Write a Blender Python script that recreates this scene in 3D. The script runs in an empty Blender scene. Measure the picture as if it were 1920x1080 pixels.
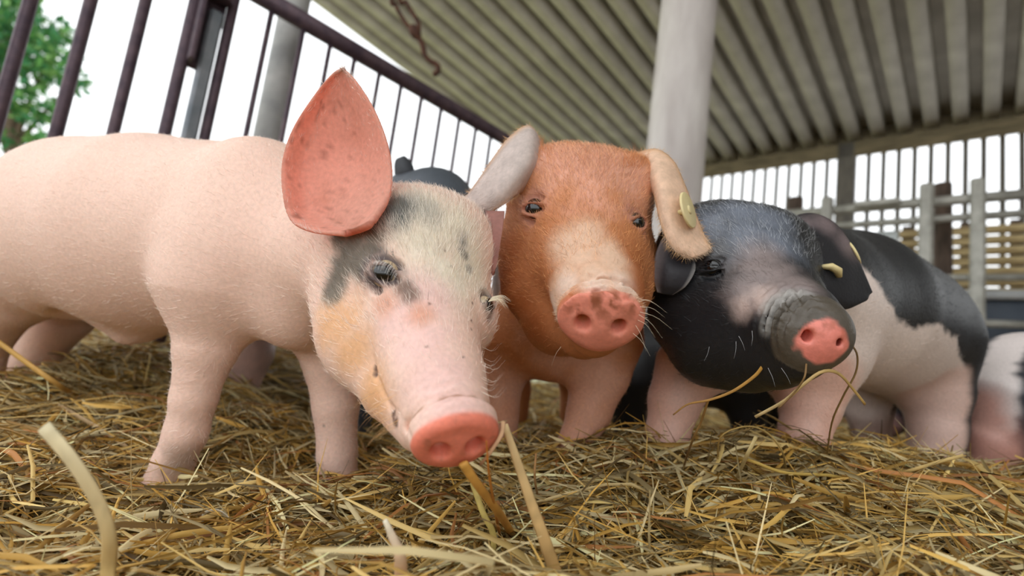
import bpy, bmesh, math, random
import numpy as np
from mathutils import Vector, Matrix

random.seed(7); rng = np.random.default_rng(7)
scene = bpy.context.scene
COL = scene.collection

# ------------------------------------------------------------------ camera
FPX = 960.0                                   # focal length in pixels of a 1920 px wide frame (18 mm)
pit = math.atan(129/960); rol = math.atan(.13)
CAM = np.array([0, 0, .27])
Fv = np.array([0, math.cos(pit), math.sin(pit)]); U0 = np.array([0, -math.sin(pit), math.cos(pit)])
Rv = math.cos(rol)*np.array([1., 0, 0]) + math.sin(rol)*U0
Uv = -math.sin(rol)*np.array([1., 0, 0]) + math.cos(rol)*U0
cd = bpy.data.cameras.new('camera'); cam = bpy.data.objects.new('camera', cd); COL.objects.link(cam)
cam.matrix_world = Matrix(((Rv[0], Uv[0], -Fv[0], CAM[0]), (Rv[1], Uv[1], -Fv[1], CAM[1]), (Rv[2], Uv[2], -Fv[2], CAM[2]), (0, 0, 0, 1)))
cd.sensor_width = 36; cd.lens = 18; cd.clip_start = .02; cd.clip_end = 300
cd.dof.use_dof = True; cd.dof.focus_distance = .47; cd.dof.aperture_fstop = 3.2
scene.camera = cam

# ------------------------------------------------------------------ world, light, exposure
wd = bpy.data.worlds.new('overcast_sky'); scene.world = wd; wd.use_nodes = True
bg = wd.node_tree.nodes['Background']; bg.inputs[0].default_value = (.95, .98, 1, 1); bg.inputs[1].default_value = 1.0
vs = scene.view_settings
vs.view_transform = 'Standard'; vs.look = 'None'; vs.gamma = 1; vs.use_curve_mapping = False; vs.exposure = 1.0

# ------------------------------------------------------------------ helpers
def ray(u, v): return Rv*((u-960)/FPX) + Uv*((540-v)/FPX) + Fv
def W(u, v, d): return CAM + ray(u, v)*d          # a point of the place seen in direction (u, v) at depth d metres
th = math.radians(43)
A = np.array([math.sin(th), math.cos(th), 0]); B = np.array([math.cos(th), -math.sin(th), 0]); Z = np.array([0, 0, 1.])   # the barn's axes
def onB(u, v, b): r = ray(u, v); return CAM + r*((b)/(r@B))
def onA(u, v, a): r = ray(u, v); return CAM + r*((a)/(r@A))
def onZ(u, v, z): r = ray(u, v); return CAM + r*((z-CAM[2])/r[2])
def unit(v): v = np.asarray(v, float); return v/max(1e-12, np.linalg.norm(v))
def lin(c):
    c = np.asarray(c, float)/255.0
    return np.where(c <= .04045, c/12.92, ((c+.055)/1.055)**2.4)

def tag(o, label=None, cat=None, group=None, kind=None):
    if label: o['label'] = label
    if cat: o['category'] = cat
    if group: o['group'] = group
    if kind: o['kind'] = kind
    return o
def empty(name, loc):
    o = bpy.data.objects.new(name, None); COL.objects.link(o); o.location = [float(x) for x in loc]; o.empty_display_size = .05
    return o
def np_mesh(name, V, faces=None, loops=None, starts=None, col=None, smooth=True):
    """faces: (n,k) int array"""
    me = bpy.data.meshes.new(name)
    V = np.asarray(V, np.float32)
    me.vertices.add(len(V)); me.vertices.foreach_set('co', V.ravel())
    faces = np.asarray(faces, np.int32); n, k = faces.shape
    me.loops.add(n*k); me.loops.foreach_set('vertex_index', faces.ravel())
    me.polygons.add(n); me.polygons.foreach_set('loop_start', np.arange(0, n*k, k, dtype=np.int32))
    me.update(calc_edges=True)
    if smooth: me.polygons.foreach_set('use_smooth', np.ones(n, bool))
    if col is not None:
        at = me.color_attributes.new('Col', 'FLOAT_COLOR', 'POINT')
        c = np.ones((len(V), 4), np.float32); c[:, :3] = col; at.data.foreach_set('color', c.ravel())
    return me
def link(name, me, mat, parent=None, base=None):
    o = bpy.data.objects.new(name, me); COL.objects.link(o)
    if mat and not me.materials: me.materials.append(mat)
    if parent is not None: o.parent = parent
    return o
def obj_np(name, V, faces, mat, parent=None, col=None, smooth=True):
    V = np.asarray(V, float)
    if parent is not None: V = V - np.array(world_loc(parent))
    else: pass
    return link(name, np_mesh(name, V, faces, col=col, smooth=smooth), mat, parent)
def world_loc(o):
    p = np.array(o.location)
    while o.parent: o = o.parent; p = p + np.array(o.location)
    return p
def top_np(name, V, faces, mat, col=None, smooth=True):
    """top-level mesh with its origin at its base centre"""
    V = np.asarray(V, float); b = np.array([(V[:, 0].min()+V[:, 0].max())/2, (V[:, 1].min()+V[:, 1].max())/2, V[:, 2].min()])
    o = link(name, np_mesh(name, V-b, faces, col=col, smooth=smooth), mat); o.location = b.tolist(); return o
def catmull(P, n):
    P = np.asarray(P, float); m = len(P)
    t = np.linspace(0, m-1, n); i = np.minimum(t.astype(int), m-2); f = (t-i)[:, None]
    Q = np.vstack([2*P[0]-P[1], P, 2*P[-1]-P[-2]])
    a, b, c, d = Q[i], Q[i+1], Q[i+2], Q[i+3]
    return .5*((2*b)+(-a+c)*f+(2*a-5*b+4*c-d)*f*f+(-a+3*b-3*c+d)*f**3)
def tube_np(P, r, seg=8, flat=1.0, up=None, caps=True):
    P = np.asarray(P, float); n = len(P); r = np.broadcast_to(np.asarray(r, float), (n,))
    T = np.gradient(P, axis=0); T /= np.linalg.norm(T, axis=1)[:, None]+1e-12
    up = np.array([0, 0, 1.]) if up is None else np.asarray(up, float)
    if abs(T[0]@up) > .95: up = np.array([1., 0, 0])
    N = np.zeros_like(P); x = up
    for i in range(n):
        x = x - T[i]*(x@T[i]); x = unit(x); N[i] = x
    Bn = np.cross(T, N)
    a = np.arange(seg)*2*math.pi/seg
    V = P[:, None, :] + (N[:, None, :]*np.cos(a)[None, :, None]*flat + Bn[:, None, :]*np.sin(a)[None, :, None])*r[:, None, None]
    V = V.reshape(-1, 3)
    i, j = np.meshgrid(np.arange(n-1), np.arange(seg), indexing='ij'); k = (j+1) % seg
    Fc = np.stack([i*seg+j, i*seg+k, (i+1)*seg+k, (i+1)*seg+j], -1).reshape(-1, 4)
    if caps:
        V = np.vstack([V, P[0], P[-1]]); c0 = n*seg; c1 = c0+1
        j = np.arange(seg); k = (j+1) % seg
        Fc = np.vstack([Fc, np.stack([np.full(seg, c0), k, j, j], -1), np.stack([np.full(seg, c1), (n-1)*seg+j, (n-1)*seg+k, (n-1)*seg+k], -1)])
    return V, Fc
def quads_to_mesh(name, V, Fc, smooth=True):
    """faces whose last two indices repeat are triangles"""
    me = bpy.data.meshes.new(name)
    me.from_pydata([tuple(v) for v in V], [], [tuple(f[:3]) if f[2] == f[3] else tuple(f) for f in Fc.tolist()])
    if smooth: me.polygons.foreach_set('use_smooth', np.ones(len(me.polygons), bool))
    return me
def tube(name, P, r, mat, parent=None, seg=10, flat=1.0, up=None):
    V, Fc = tube_np(P, r, seg, flat, up)
    if parent is not None: base = world_loc(parent)
    else: base = np.array([V[:, 0].mean(), V[:, 1].mean(), V[:, 2].min()])
    o = link(name, quads_to_mesh(name, V-base, Fc), mat, parent)
    if parent is None: o.location = base.tolist()
    return o
def frame_box(name, a, b, z, mat, parent=None, bev=.004):
    """box in the barn's axes; a, b, z are (lo, hi)"""
    bm = bmesh.new(); bmesh.ops.create_cube(bm, size=1)
    ctr = A*(a[0]+a[1])/2 + B*(b[0]+b[1])/2
    M = Matrix(((A[0]*(a[1]-a[0]), B[0]*(b[1]-b[0]), 0, 0), (A[1]*(a[1]-a[0]), B[1]*(b[1]-b[0]), 0, 0), (0, 0, z[1]-z[0], 0), (0, 0, 0, 1)))
    bm.transform(M)
    bmesh.ops.recalc_face_normals(bm, faces=bm.faces)
    if bev: bmesh.ops.bevel(bm, geom=bm.edges[:], offset=min(bev, .3*min(abs(a[1]-a[0]), abs(b[1]-b[0]), abs(z[1]-z[0]))), segments=1, affect='EDGES')
    me = bpy.data.meshes.new(name); bm.to_mesh(me); bm.free()
    o = link(name, me, mat, parent)
    c = np.array([ctr[0], ctr[1], (z[0]+z[1])/2])
    o.location = (c - (world_loc(parent) if parent is not None else 0)).tolist()
    return o

def vnoise(P, s, seed=0):
    """value noise 0..1, P (n,3), s = cells per metre"""
    Q = np.asarray(P, float)*s + 1000.0; I = np.floor(Q).astype(np.int64); f = Q-I; f = f*f*(3-2*f)
    def h(x, y, z):
        n = (x*73856093) ^ (y*19349663) ^ (z*83492791) ^ (seed*2654435761)
        n = (n ^ (n >> 13))*1274126177 & 0x7fffffff
        n = (n ^ (n >> 16)) & 0xffff
        return n/65535.0
    r = 0
    for dx in (0, 1):
        for dy in (0, 1):
            for dz in (0, 1):
                w = (f[:, 0] if dx else 1-f[:, 0])*(f[:, 1] if dy else 1-f[:, 1])*(f[:, 2] if dz else 1-f[:, 2])
                r = r + w*h(I[:, 0]+dx, I[:, 1]+dy, I[:, 2]+dz)
    return r
def fbm(P, s, o=3, seed=0): return sum(vnoise(P, s*2**i, seed+i)*.5**i for i in range(o))/sum(.5**i for i in range(o))

# ------------------------------------------------------------------ materials
def mat_new(name):
    m = bpy.data.materials.new(name); m.use_nodes = True; return m, m.node_tree, m.node_tree.nodes['Principled BSDF']
def mat_plain(name, c1, c2=None, rough=.7, metal=0, scale=8, bump=.0, stretch=None, detail=5, spec=.4):
    m, nt, p = mat_new(name); L = nt.links
    tc = nt.nodes.new('ShaderNodeTexCoord'); mp = nt.nodes.new('ShaderNodeMapping'); L.new(tc.outputs['Object'], mp.inputs[0])
    if stretch: mp.inputs['Scale'].default_value = stretch
    nz = nt.nodes.new('ShaderNodeTexNoise'); nz.inputs['Scale'].default_value = scale; nz.inputs['Detail'].default_value = detail; L.new(mp.outputs[0], nz.inputs[0])
    cr = nt.nodes.new('ShaderNodeValToRGB'); L.new(nz.outputs[0], cr.inputs[0])
    cr.color_ramp.elements[0].position = .35; cr.color_ramp.elements[1].position = .68
    cr.color_ramp.elements[0].color = (*lin(c1), 1); cr.color_ramp.elements[1].color = (*lin(c2 or c1), 1)
    L.new(cr.outputs[0], p.inputs['Base Color']); p.inputs['Roughness'].default_value = rough; p.inputs['Metallic'].default_value = metal
    p.inputs['Specular IOR Level'].default_value = spec
    if bump:
        b = nt.nodes.new('ShaderNodeBump'); b.inputs['Strength'].default_value = bump; b.inputs['Distance'].default_value = .01
        L.new(nz.outputs[0], b.inputs['Height']); L.new(b.outputs[0], p.inputs['Normal'])
    return m
def mat_coat(name, sss=.12, rough=.62, bump=.25, transl=0, spec=.35, scale=260):
    m, nt, p = mat_new(name); L = nt.links
    at = nt.nodes.new('ShaderNodeVertexColor'); at.layer_name = 'Col'
    tc = nt.nodes.new('ShaderNodeTexCoord')
    nz = nt.nodes.new('ShaderNodeTexNoise'); nz.inputs['Scale'].default_value = scale; nz.inputs['Detail'].default_value = 4; L.new(tc.outputs['Object'], nz.inputs[0])
    mr = nt.nodes.new('ShaderNodeMapRange'); mr.inputs[1].default_value = .3; mr.inputs[2].default_value = .7; mr.inputs[3].default_value = .91; mr.inputs[4].default_value = 1.06
    L.new(nz.outputs[0], mr.inputs[0])
    mx = nt.nodes.new('ShaderNodeMix'); mx.data_type = 'RGBA'; mx.blend_type = 'MULTIPLY'; mx.inputs[0].default_value = 1
    L.new(at.outputs[0], mx.inputs[6]); L.new(mr.outputs[0], mx.inputs[7])
    L.new(mx.outputs[2], p.inputs['Base Color'])
    p.inputs['Roughness'].default_value = rough; p.inputs['Specular IOR Level'].default_value = spec
    if sss:
        p.inputs['Subsurface Weight'].default_value = sss; p.inputs['Subsurface Radius'].default_value = (1, .35, .2); p.inputs['Subsurface Scale'].default_value = .012
    if bump:
        b = nt.nodes.new('ShaderNodeBump'); b.inputs['Strength'].default_value = bump; b.inputs['Distance'].default_value = .0015
        L.new(nz.outputs[0], b.inputs['Height']); L.new(b.outputs[0], p.inputs['Normal'])
    if transl:
        tr = nt.nodes.new('ShaderNodeBsdfTranslucent'); ms = nt.nodes.new('ShaderNodeMixShader'); ms.inputs[0].default_value = transl
        hs = nt.nodes.new('ShaderNodeMix'); hs.data_type = 'RGBA'; hs.blend_type = 'MULTIPLY'; hs.inputs[0].default_value = 1
        hs.inputs[7].default_value = (1.0, .60, .45, 1)
        L.new(mx.outputs[2], hs.inputs[6]); L.new(hs.outputs[2], tr.inputs[0])
        out = nt.nodes['Material Output']; L.new(p.outputs[0], ms.inputs[1]); L.new(tr.outputs[0], ms.inputs[2]); L.new(ms.outputs[0], out.inputs[0])
    return m
def mat_vcol(name, rough=.6, spec=.3, transl=0):
    m, nt, p = mat_new(name); L = nt.links
    at = nt.nodes.new('ShaderNodeVertexColor'); at.layer_name = 'Col'; L.new(at.outputs[0], p.inputs['Base Color'])
    p.inputs['Roughness'].default_value = rough; p.inputs['Specular IOR Level'].default_value = spec
    if transl:
        tr = nt.nodes.new('ShaderNodeBsdfTranslucent'); ms = nt.nodes.new('ShaderNodeMixShader'); ms.inputs[0].default_value = transl
        L.new(at.outputs[0], tr.inputs[0]); out = nt.nodes['Material Output']; L.new(p.outputs[0], ms.inputs[1]); L.new(tr.outputs[0], ms.inputs[2]); L.new(ms.outputs[0], out.inputs[0])
    return m
M = {}
M['gate'] = mat_plain('gate_paint', (70, 56, 66), (96, 78, 84), .55, .3, 30, .2)
M['lever'] = mat_plain('lever_steel', (112, 118, 124), (140, 142, 146), .5, .5, 20)
M['pole'] = mat_plain('grey_pole', (150, 150, 148), (186, 184, 180), .6, .1, 12)
M['post'] = mat_plain('pale_post', (178, 168, 164), (214, 207, 202), .75, 0, 9, .25, (1, 1, .25))
M['rib'] = mat_plain('roof_rib', (174, 167, 154), (200, 193, 180), .7, 0, 5, .1)
M['roof'] = mat_plain('roof_deck', (174, 167, 154), (200, 193, 180), .8, 0, 4)
M['beam'] = mat_plain('old_beam', (104, 94, 74), (142, 128, 102), .85, 0, 5, .3, (1, 1, 6))
M['board'] = mat_plain('wall_board', (100, 96, 92), (128, 122, 114), .85, 0, 6, .3, (4, 4, 1))
M['rail'] = mat_plain('galvanised', (150, 148, 140), (186, 184, 176), .55, .35, 14)
M['panel'] = mat_plain('pale_panel', (186, 192, 192), (206, 210, 208), .6, 0, 6)
M['plank'] = mat_plain('straw_plank', (150, 128, 88), (206, 184, 138), .85, 0, 7, .4, (1, 1, 5))
M['darkwood'] = mat_plain('dark_wood', (74, 62, 54), (110, 92, 80), .85, 0, 8, .3, (4, 4, 1))
M['trough'] = mat_plain('trough', (196, 200, 204), (220, 222, 224), .5, 0, 5)
M['troughd'] = mat_plain('trough_dark', (60, 70, 84), (84, 92, 104), .6, 0, 5)
M['concrete'] = mat_plain('concrete', (150, 144, 134), (176, 170, 158), .9, 0, 6, .3)
M['rust'] = mat_plain('rusty_iron', (62, 42, 36), (110, 72, 54), .8, .3, 60, .4)
M['bed'] = mat_plain('trampled_straw', (112, 88, 48), (156, 126, 72), .95, 0, 60, .8)
M['grass'] = mat_plain('grass', (138, 140, 104), (168, 168, 132), .9, 0, 3)
M['bark'] = mat_plain('bark', (80, 66, 52), (112, 96, 78), .9, 0, 8, .4)
M['straw'] = mat_vcol('straw', .55, .35, .12)
M['leaf'] = mat_vcol('leaves', .6, .3, .3)
M['hoof'] = mat_plain('hoof', (96, 78, 62), (140, 118, 92), .6, 0, 40, .3)
M['tagy'] = mat_plain('ear_tag_plastic', (216, 196, 140), (230, 216, 170), .45, 0, 20)
M['coat'] = mat_coat('pig_coat'); M['coatdark'] = mat_coat('dark_pig_coat', 0, .45, .35, spec=.5)
M['ear'] = mat_coat('pig_ear', .1, .6, .2, .42); M['eardark'] = mat_coat('dark_pig_ear', 0, .55, .3, .06)
M['hair'] = mat_vcol('pig_hair', .45, .35)
M['eye'] = mat_vcol('eye', .06, .8)

# ------------------------------------------------------------------ the setting: barn shell
floor = frame_box('floor', (-3, 7.2), (-2.4, 6), (-.12, 0), M['concrete'], None, 0); tag(floor, 'concrete barn floor under the straw bedding', 'floor', kind='structure')
ground = frame_box('ground', (-60, 90), (-120, -2.4), (-.2, -.04), M['grass'], None, 0); tag(ground, 'grass field beyond the pen gate', 'ground', kind='structure')

# roof: falls along A towards the slatted wall
def roof_z(a): return 3.02 + .113*(6.0-a)
e = None
for _ in range(1):
    r = ray(680, 55); n = Z + A*.113; c = 3.02+.113*6.0
    t = (c - CAM@n)/(r@n); EDGE_B = float((CAM+r*t)@B)
def rib_mesh(w0, w1, h, a0, a1):
    V = []
    for a in (a0, a1):
        for b, z in ((-w0/2, 0), (-w1/2, -h), (w1/2, -h), (w0/2, 0)):
            V.append(A*a+B*b+Z*(roof_z(a)+z))
    V = np.array(V); Fc = [(0, 1, 5, 4), (1, 2, 6, 5), (2, 3, 7, 6), (3, 0, 4, 7), (0, 3, 2, 1), (4, 5, 6, 7)]
    return V, np.array(Fc)
RA0, RA1, RB1 = -.7, 6.08, 4.6
V = np.array([A*a+B*b+Z*(roof_z(a)+z) for z in (.0, .05) for a, b in ((RA0, EDGE_B), (RA1, EDGE_B), (RA1, RB1), (RA0, RB1))])
ceiling = obj_np('ceiling', V, [(0, 1, 2, 3), (7, 6, 5, 4), (0, 4, 5, 1), (1, 5, 6, 2), (2, 6, 7, 3), (3, 7, 4, 0)], M['roof'], smooth=False)
tag(ceiling, 'ribbed beige barn roof seen from below', 'roof', kind='structure')
Vr, Fr = rib_mesh(.128, .108, .12, RA0, RA1); rme = np_mesh('roof_rib', Vr, Fr, smooth=False); rme.materials.append(M['rib'])
RP = .206
for i in range(int((RB1-EDGE_B)/RP)):
    o = bpy.data.objects.new('roof_rib', rme); COL.objects.link(o); o.parent = ceiling
    o.location = (B*(EDGE_B+.09+i*RP) + Z*(-.001)).tolist()

# slatted far wall
WA = 6.0
wall = empty('wall_far', (A*WA)); tag(wall, 'slatted wall of upright boards with daylight between them', 'wall', kind='structure')
SP = .124
for i in range(64):
    b = -4.6 + i*SP
    frame_box('board', (WA, WA+.014), (b, b+.042), (.05, 2.84), M['board'], wall, .003)
frame_box('plate_beam', (WA-.10, WA+.06), (-4.8, 4.4), (2.84, 3.04), M['beam'], wall, .01)
frame_box('beam_face', (WA-.14, WA-.10), (-4.8, 4.4), (2.74, 2.9), M['beam'], wall, .006)
frame_box('mid_rail', (WA+.025, WA+.08), (-4.8, 4.4), (1.25, 1.35), M['board'], wall, .005)
frame_box('sill_board', (WA-.03, WA), (-4.8, 4.4), (0, .9), M['beam'], wall, .005)
pb = float(onA(1590, 320, WA)@B)
frame_box('wall_post', (WA-.14, WA-.01), (pb-.08, pb+.08), (0, 2.9), M['board'], wall, .008)
frame_box('wall_post', (WA-.14, WA-.01), (pb+2.4, pb+2.56), (0, 2.9), M['board'], wall, .008)

wr = empty('added_shade_wall', B*4.45+A*3); tag(wr, 'boarded side wall added out of view to darken the right of the barn', 'wall', kind='structure')  # unseen wall, added to keep sky light off the barn's right side
for i in range(34): frame_box('board', (-.6+i*.195, -.6+i*.195+.19), (4.43, 4.45), (0, 3.0), M['beam'], wr, .004)
# ------------------------------------------------------------------ gates at the open side
GB = -1.45
def bars(parent, pts, r, z0, z1, mat=M['gate']):
    for (u, v) in pts:
        a = float(onB(u, v, GB)@A); P = A*a + B*GB
        tube('bar', [P+Z*z0, P+Z*(z0+z1)/2, P+Z*z1], r, mat, parent, 8)
aLat0, aLat1 = float(onB(332, 150, GB)@A), float(onB(418, 100, GB)@A)
fp = empty('pen_fence', A*1.2+B*GB); tag(fp, 'dark red-brown tubular pen fence of thin upright bars', 'fence')
Pr = [A*a+B*GB+Z*1.15 for a in np.linspace(aLat1, 2.9, 8)]
tube('top_rail', Pr, .026, M['gate'], fp, 12); tube('bottom_rail', [p-Z*1.0 for p in Pr], .02, M['gate'], fp, 10)
bars(fp, [(493, 100), (568, 60), (616, 100), (661, 130), (707, 160), (747, 190), (785, 215), (822, 235), (856, 255), (887, 275), (915, 290), (940, 305), (962, 320), (982, 330), (1000, 340)], .0075, .2, 1.15)
Pe = A*aLat1+B*GB; tube('end_stile', [Pe+Z*.05, Pe+Z*.6, Pe+Z*1.5], .013, M['gate'], fp, 10)
frame_box('kick_board', (aLat1, 2.9), (GB-.05, GB-.03), (0, .14), M['darkwood'], fp, .004)
g2 = empty('pen_gate', A*(-.2)+B*GB); tag(g2, 'dark tubular pen gate with wide-set bars and a latch plate', 'gate')
Pr = [A*a+B*GB+Z*1.15 for a in np.linspace(-.75, aLat0, 6)]
tube('top_rail', Pr, .026, M['gate'], g2, 12); tube('bottom_rail', [p-Z*1.0 for p in Pr], .02, M['gate'], g2, 10)
bars(g2, [(-75, 100), (27, 110), (142, 110), (244, 120)], .0125, .2, 1.15)
Pe = A*aLat0+B*GB; tube('end_stile', [Pe+Z*.05, Pe+Z*.6, Pe+Z*1.5], .014, M['gate'], g2, 10)
frame_box('kick_board', (-.75, aLat0), (GB-.05, GB-.03), (0, .14), M['darkwood'], g2, .004)
zl = float(onB(350, 120, GB)[2])
lp = frame_box('latch_plate', (aLat0, aLat0+.06), (GB-.02, GB-.004), (zl, 1.36), M['gate'], g2, .004)
frame_box('latch_plate', (aLat0+.06, aLat1-.012), (GB-.02, GB-.004), (zl+.13, 1.36), M['gate'], g2, .004)
frame_box('latch_cheek', (aLat0+.004, aLat0+.016), (GB+.006, GB+.05), (zl+.0, 1.36), M['gate'], g2, .003)
frame_box('latch_hood', (aLat0+.01, aLat1-.014), (GB-.004, GB+.05), (zl+.185, zl+.215), M['gate'], g2, .003)
al = float(onB(385, 140, GB)@A)
lv = frame_box('latch_lever', (al-.024, al+.008), (GB-.002, GB+.024), (.35, zl+.16), M['lever'], g2, .006)

# grey pole outside the fence and pale roof post inside
P0 = onB(527, 140, -1.62); a = float(P0@A)
o = tube('pole', [A*a+B*-1.62+Z*z for z in (0, 1, 2, roof_z(a)+.01)], .043, M['pole'], None, 20); tag(o, 'slim grey round pole standing behind the pen fence', 'pole')
P0 = W(1276, 180, 2.35)
rr = np.array([.135, .131, .128, .125, .124, .122])
o = tube('roof_post', [np.array([P0[0], P0[1], z]) for z in np.linspace(0, roof_z(P0@A)+.02, 6)], rr, M['post'], None, 32); tag(o, 'thick pale round post holding up the roof', 'post')

# rusty chain hung below the roof: links
ch = empty('rusty_chain', W(790, 70, 2.2)); tag(ch, 'rusty chain with a bent hook hanging below the ribbed roof', 'chain')
for pts in ([(738, -30), (742, 8), (752, 30), (766, 50), (778, 60)], [(752, -30), (762, 4), (774, 25), (784, 42), (786, 58)]):
    q_ = W(*pts[0], 2.15); q_ = np.array([q_[0], q_[1], roof_z(q_@A)-.115])
    tube('chain_strand', catmull([q_, q_*.5+W(*pts[0], 2.15)*.5]+[W(u, v, 2.15) for u, v in pts], 30), .009, M['rust'], ch, 8)
tube('chain_knot', catmull([W(u, v, 2.15) for u, v in ((772, 48), (778, 60), (786, 72))], 8), [.012, .018, .022, .024, .024, .022, .018, .012], M['rust'], ch, 10)
tube('chain_hook', catmull([W(u, v, 2.15) for u, v in ((782, 66), (792, 84), (796, 102), (806, 114), (820, 122), (821, 134), (812, 141))], 30), .0115, M['rust'], ch, 8)

# ------------------------------------------------------------------ pen furniture at the far right
pf = empty('feed_fence', A*3.6+B*.5); tag(pf, 'galvanised pipe feed fence in front of the slatted wall', 'fence')
FA = 3.6
def bz(u, v, a=FA): p = onA(u, v, a); return float(p@B), float(p[2])
for u, v in ((1738, 345), (1834, 335), (1552, 370), (1950, 330)):
    b, z = bz(u, v); frame_box('upright', (FA-.03, FA+.03), (b-.033, b+.033), (0, z), M['rail'], pf, .012)
bl, _ = bz(1470, 380); br, _ = bz(1990, 380)
for v, rr_ in ((386, .03), (417, .022)):
    z = bz(1640, v)[1]; tube('rail', [A*(FA+.02)+B*b+Z*z for b in (bl, (bl+br)/2, br)], rr_, M['rail'], pf, 10)
for v in (520, 600):
    z = bz(1700, v)[1]; tube('rail', [A*(FA+.02)+B*b+Z*z for b in (bl, (bl+br)/2, br)], .02, M['rail'], pf, 10)
b0, z0 = bz(1602, 475); b1, z1 = bz(1682, 424)
o = frame_box('pale_panel', (FA+.08, FA+.12), (b0, b1), (z0-.25, z1), M['panel'], pf, .01)
b0, z0 = bz(1604, 392); b1, z1 = bz(1690, 374)
frame_box('head_board', (FA-.05, FA-.02), (b0, b1), (z0, z1), M['rail'], pf, .006)
# brown leaning post behind it
bb, zt = bz(1772, 345, 3.9)
dp = tube('wooden_stake', [A*3.9+B*(bb+dx)+Z*z for dx, z in ((.04, 0), (.03, .5), (0, .9), (-.01, zt))], .045, M['darkwood'], None, 10); tag(dp, 'weathered dark wooden stake between the feed fence uprights', 'post')
bb2, zt2 = bz(1492, 372, 3.9)
dp = tube('wooden_stake', [A*3.9+B*(bb2+dx)+Z*z for dx, z in ((.03, 0), (.02, .5), (0, zt2))], .05, M['darkwood'], None, 10); tag(dp, 'brown wooden stake just behind the head of the black-faced piglet', 'post')
# straw-coloured plank stall behind
pw = empty('plank_stall', A*4.6+B*.9); tag(pw, 'stall side of straw-coloured horizontal planks', 'stall')
bl, _ = bz(1660, 450, 4.6); br, _ = bz(2020, 450, 4.6)
for i, v in enumerate(range(424, 600, 19)):
    z = bz(1800, v, 4.6)[1]
    frame_box('plank', (4.6, 4.63), (bl, br), (z-.062, z-.006), M['plank'], pw, .004)
for u in (1700, 1810, 1905):
    b, _ = bz(u, 450, 4.63); frame_box('stall_post', (4.63, 4.7), (b-.03, b+.03), (0, bz(1800, 415, 4.6)[1]), M['darkwood'], pw, .006)
tr = empty('feed_trough', A*3.3+B*.9); tag(tr, 'long feed trough with a pale rim beside the feed fence', 'trough')
b0, zt = bz(1795, 548, 3.9); b1, _ = bz(1990, 548, 3.9)
frame_box('rim', (3.80, 4.12), (b0, b1), (zt-.05, zt), M['trough'], tr, .012)
frame_box('body', (3.84, 4.08), (b0+.04, b1-.04), (0.0, zt-.05), M['troughd'], tr, .02)

# ------------------------------------------------------------------ straw bed
ctrl = []
for u, v, d in [(0, 1085, .40), (250, 1085, .41), (480, 1085, .42), (720, 1085, .42), (960, 1085, .43), (1200, 1085, .43), (1400, 1085, .43), (1650, 1085, .44), (1920, 1085, .46),
                (310, 915, .60), (635, 918, .64), (470, 915, .62), (100, 900, .56), (0, 890, .55), (480, 800, .78), (150, 770, .80), (30, 715, .98), (200, 650, 1.1), (110, 640, 1.15), (330, 670, 1.05),
                (800, 960, .52), (900, 905, .58), (1000, 880, .60), (850, 860, .72),
                (1070, 862, .62), (1200, 850, .60), (1330, 850, .60), (1470, 845, .61), (1600, 855, .63), (1700, 872, .66), (1780, 890, .70), (1900, 925, .66), (1950, 950, .62),
                (1100, 940, .52), (1400, 930, .51), (1700, 950, .53), (1550, 1000, .47), (1250, 1000, .47), (960, 990, .48)]:
    ctrl.append(W(u, v, d))
ctrl += [np.array([x, y, z]) for x, y, z in [(-1.35, 1.3, .24), (-1.05, 1.55, .24), (-.8, 1.75, .23), (-1.6, 1.0, .24), (-.4, 2.0, .22), (-1.3, 1.65, .28), (-1.0, 1.95, .28)]]
ctrl += [np.array([x, y, z]) for x, y, z in [(-1.4, .3, .05), (-1.2, 1.2, .2), (-.6, 1.7, .22), (-1.75, .9, .30), (-1.5, 1.15, .30), (-1.2, 1.5, .30), (-.95, 1.8, .30), (-.6, 2.1, .30), (-.2, 2.4, .30), (-2.0, .6, .30), (.1, 1.5, .12), (.6, 1.15, .06), (.95, 1.1, .06), (1.1, 1.5, .1), (0, 2.4, .11), (1.5, 2.2, .1), (-1.5, 2.2, .3), (2.5, 1.0, .1), (1.4, .6, .1), (.3, 1.0, .06), (-.3, .95, .06), (.8, 2.8, .1), (-.5, 0, .05), (0, 0, .05), (.5, 0, .06), (-1.3, -.2, .05), (1.3, 0, .08), (3, 2.5, .1), (2.5, 4, .1), (.5, 4.2, .1)]]
ctrl = np.array(ctrl)
def Hs(x, y):
    x = np.asarray(x, float); y = np.asarray(y, float); sh = x.shape; x = x.ravel(); y = y.ravel(); out = np.zeros(len(x))
    for s in range(0, len(x), 20000):
        d2 = (x[s:s+20000, None]-ctrl[None, :, 0])**2 + (y[s:s+20000, None]-ctrl[None, :, 1])**2
        w = 1/(d2+.0012)**1.6
        out[s:s+20000] = (w*ctrl[None, :, 2]).sum(1)/w.sum(1)
    P = np.stack([x, y, np.zeros_like(x)], 1)
    out = out - .014 + .018*(fbm(P, 9, 2, 3)-.5) + .022*(vnoise(P, 22, 5)-.5)
    return out.reshape(sh)
xs = np.concatenate([np.arange(-3, -1.2, .1), np.arange(-1.2, 1.4, .025), np.arange(1.4, 4.0, .1)]); ys = np.concatenate([np.arange(-.6, .2, .1), np.arange(.2, 1.8, .025), np.arange(1.8, 5.6, .12)])
GX, GY = np.meshgrid(xs, ys, indexing='ij')
keep = (GX*B[0]+GY*B[1] > GB-.35) & (GX*A[0]+GY*A[1] < WA-.3)
GZ = Hs(GX, GY)
nx, ny = GX.shape; V = np.stack([GX, GY, GZ], -1).reshape(-1, 3)
i, j = np.meshgrid(np.arange(nx-1), np.arange(ny-1), indexing='ij'); i = i.ravel(); j = j.ravel()
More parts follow.
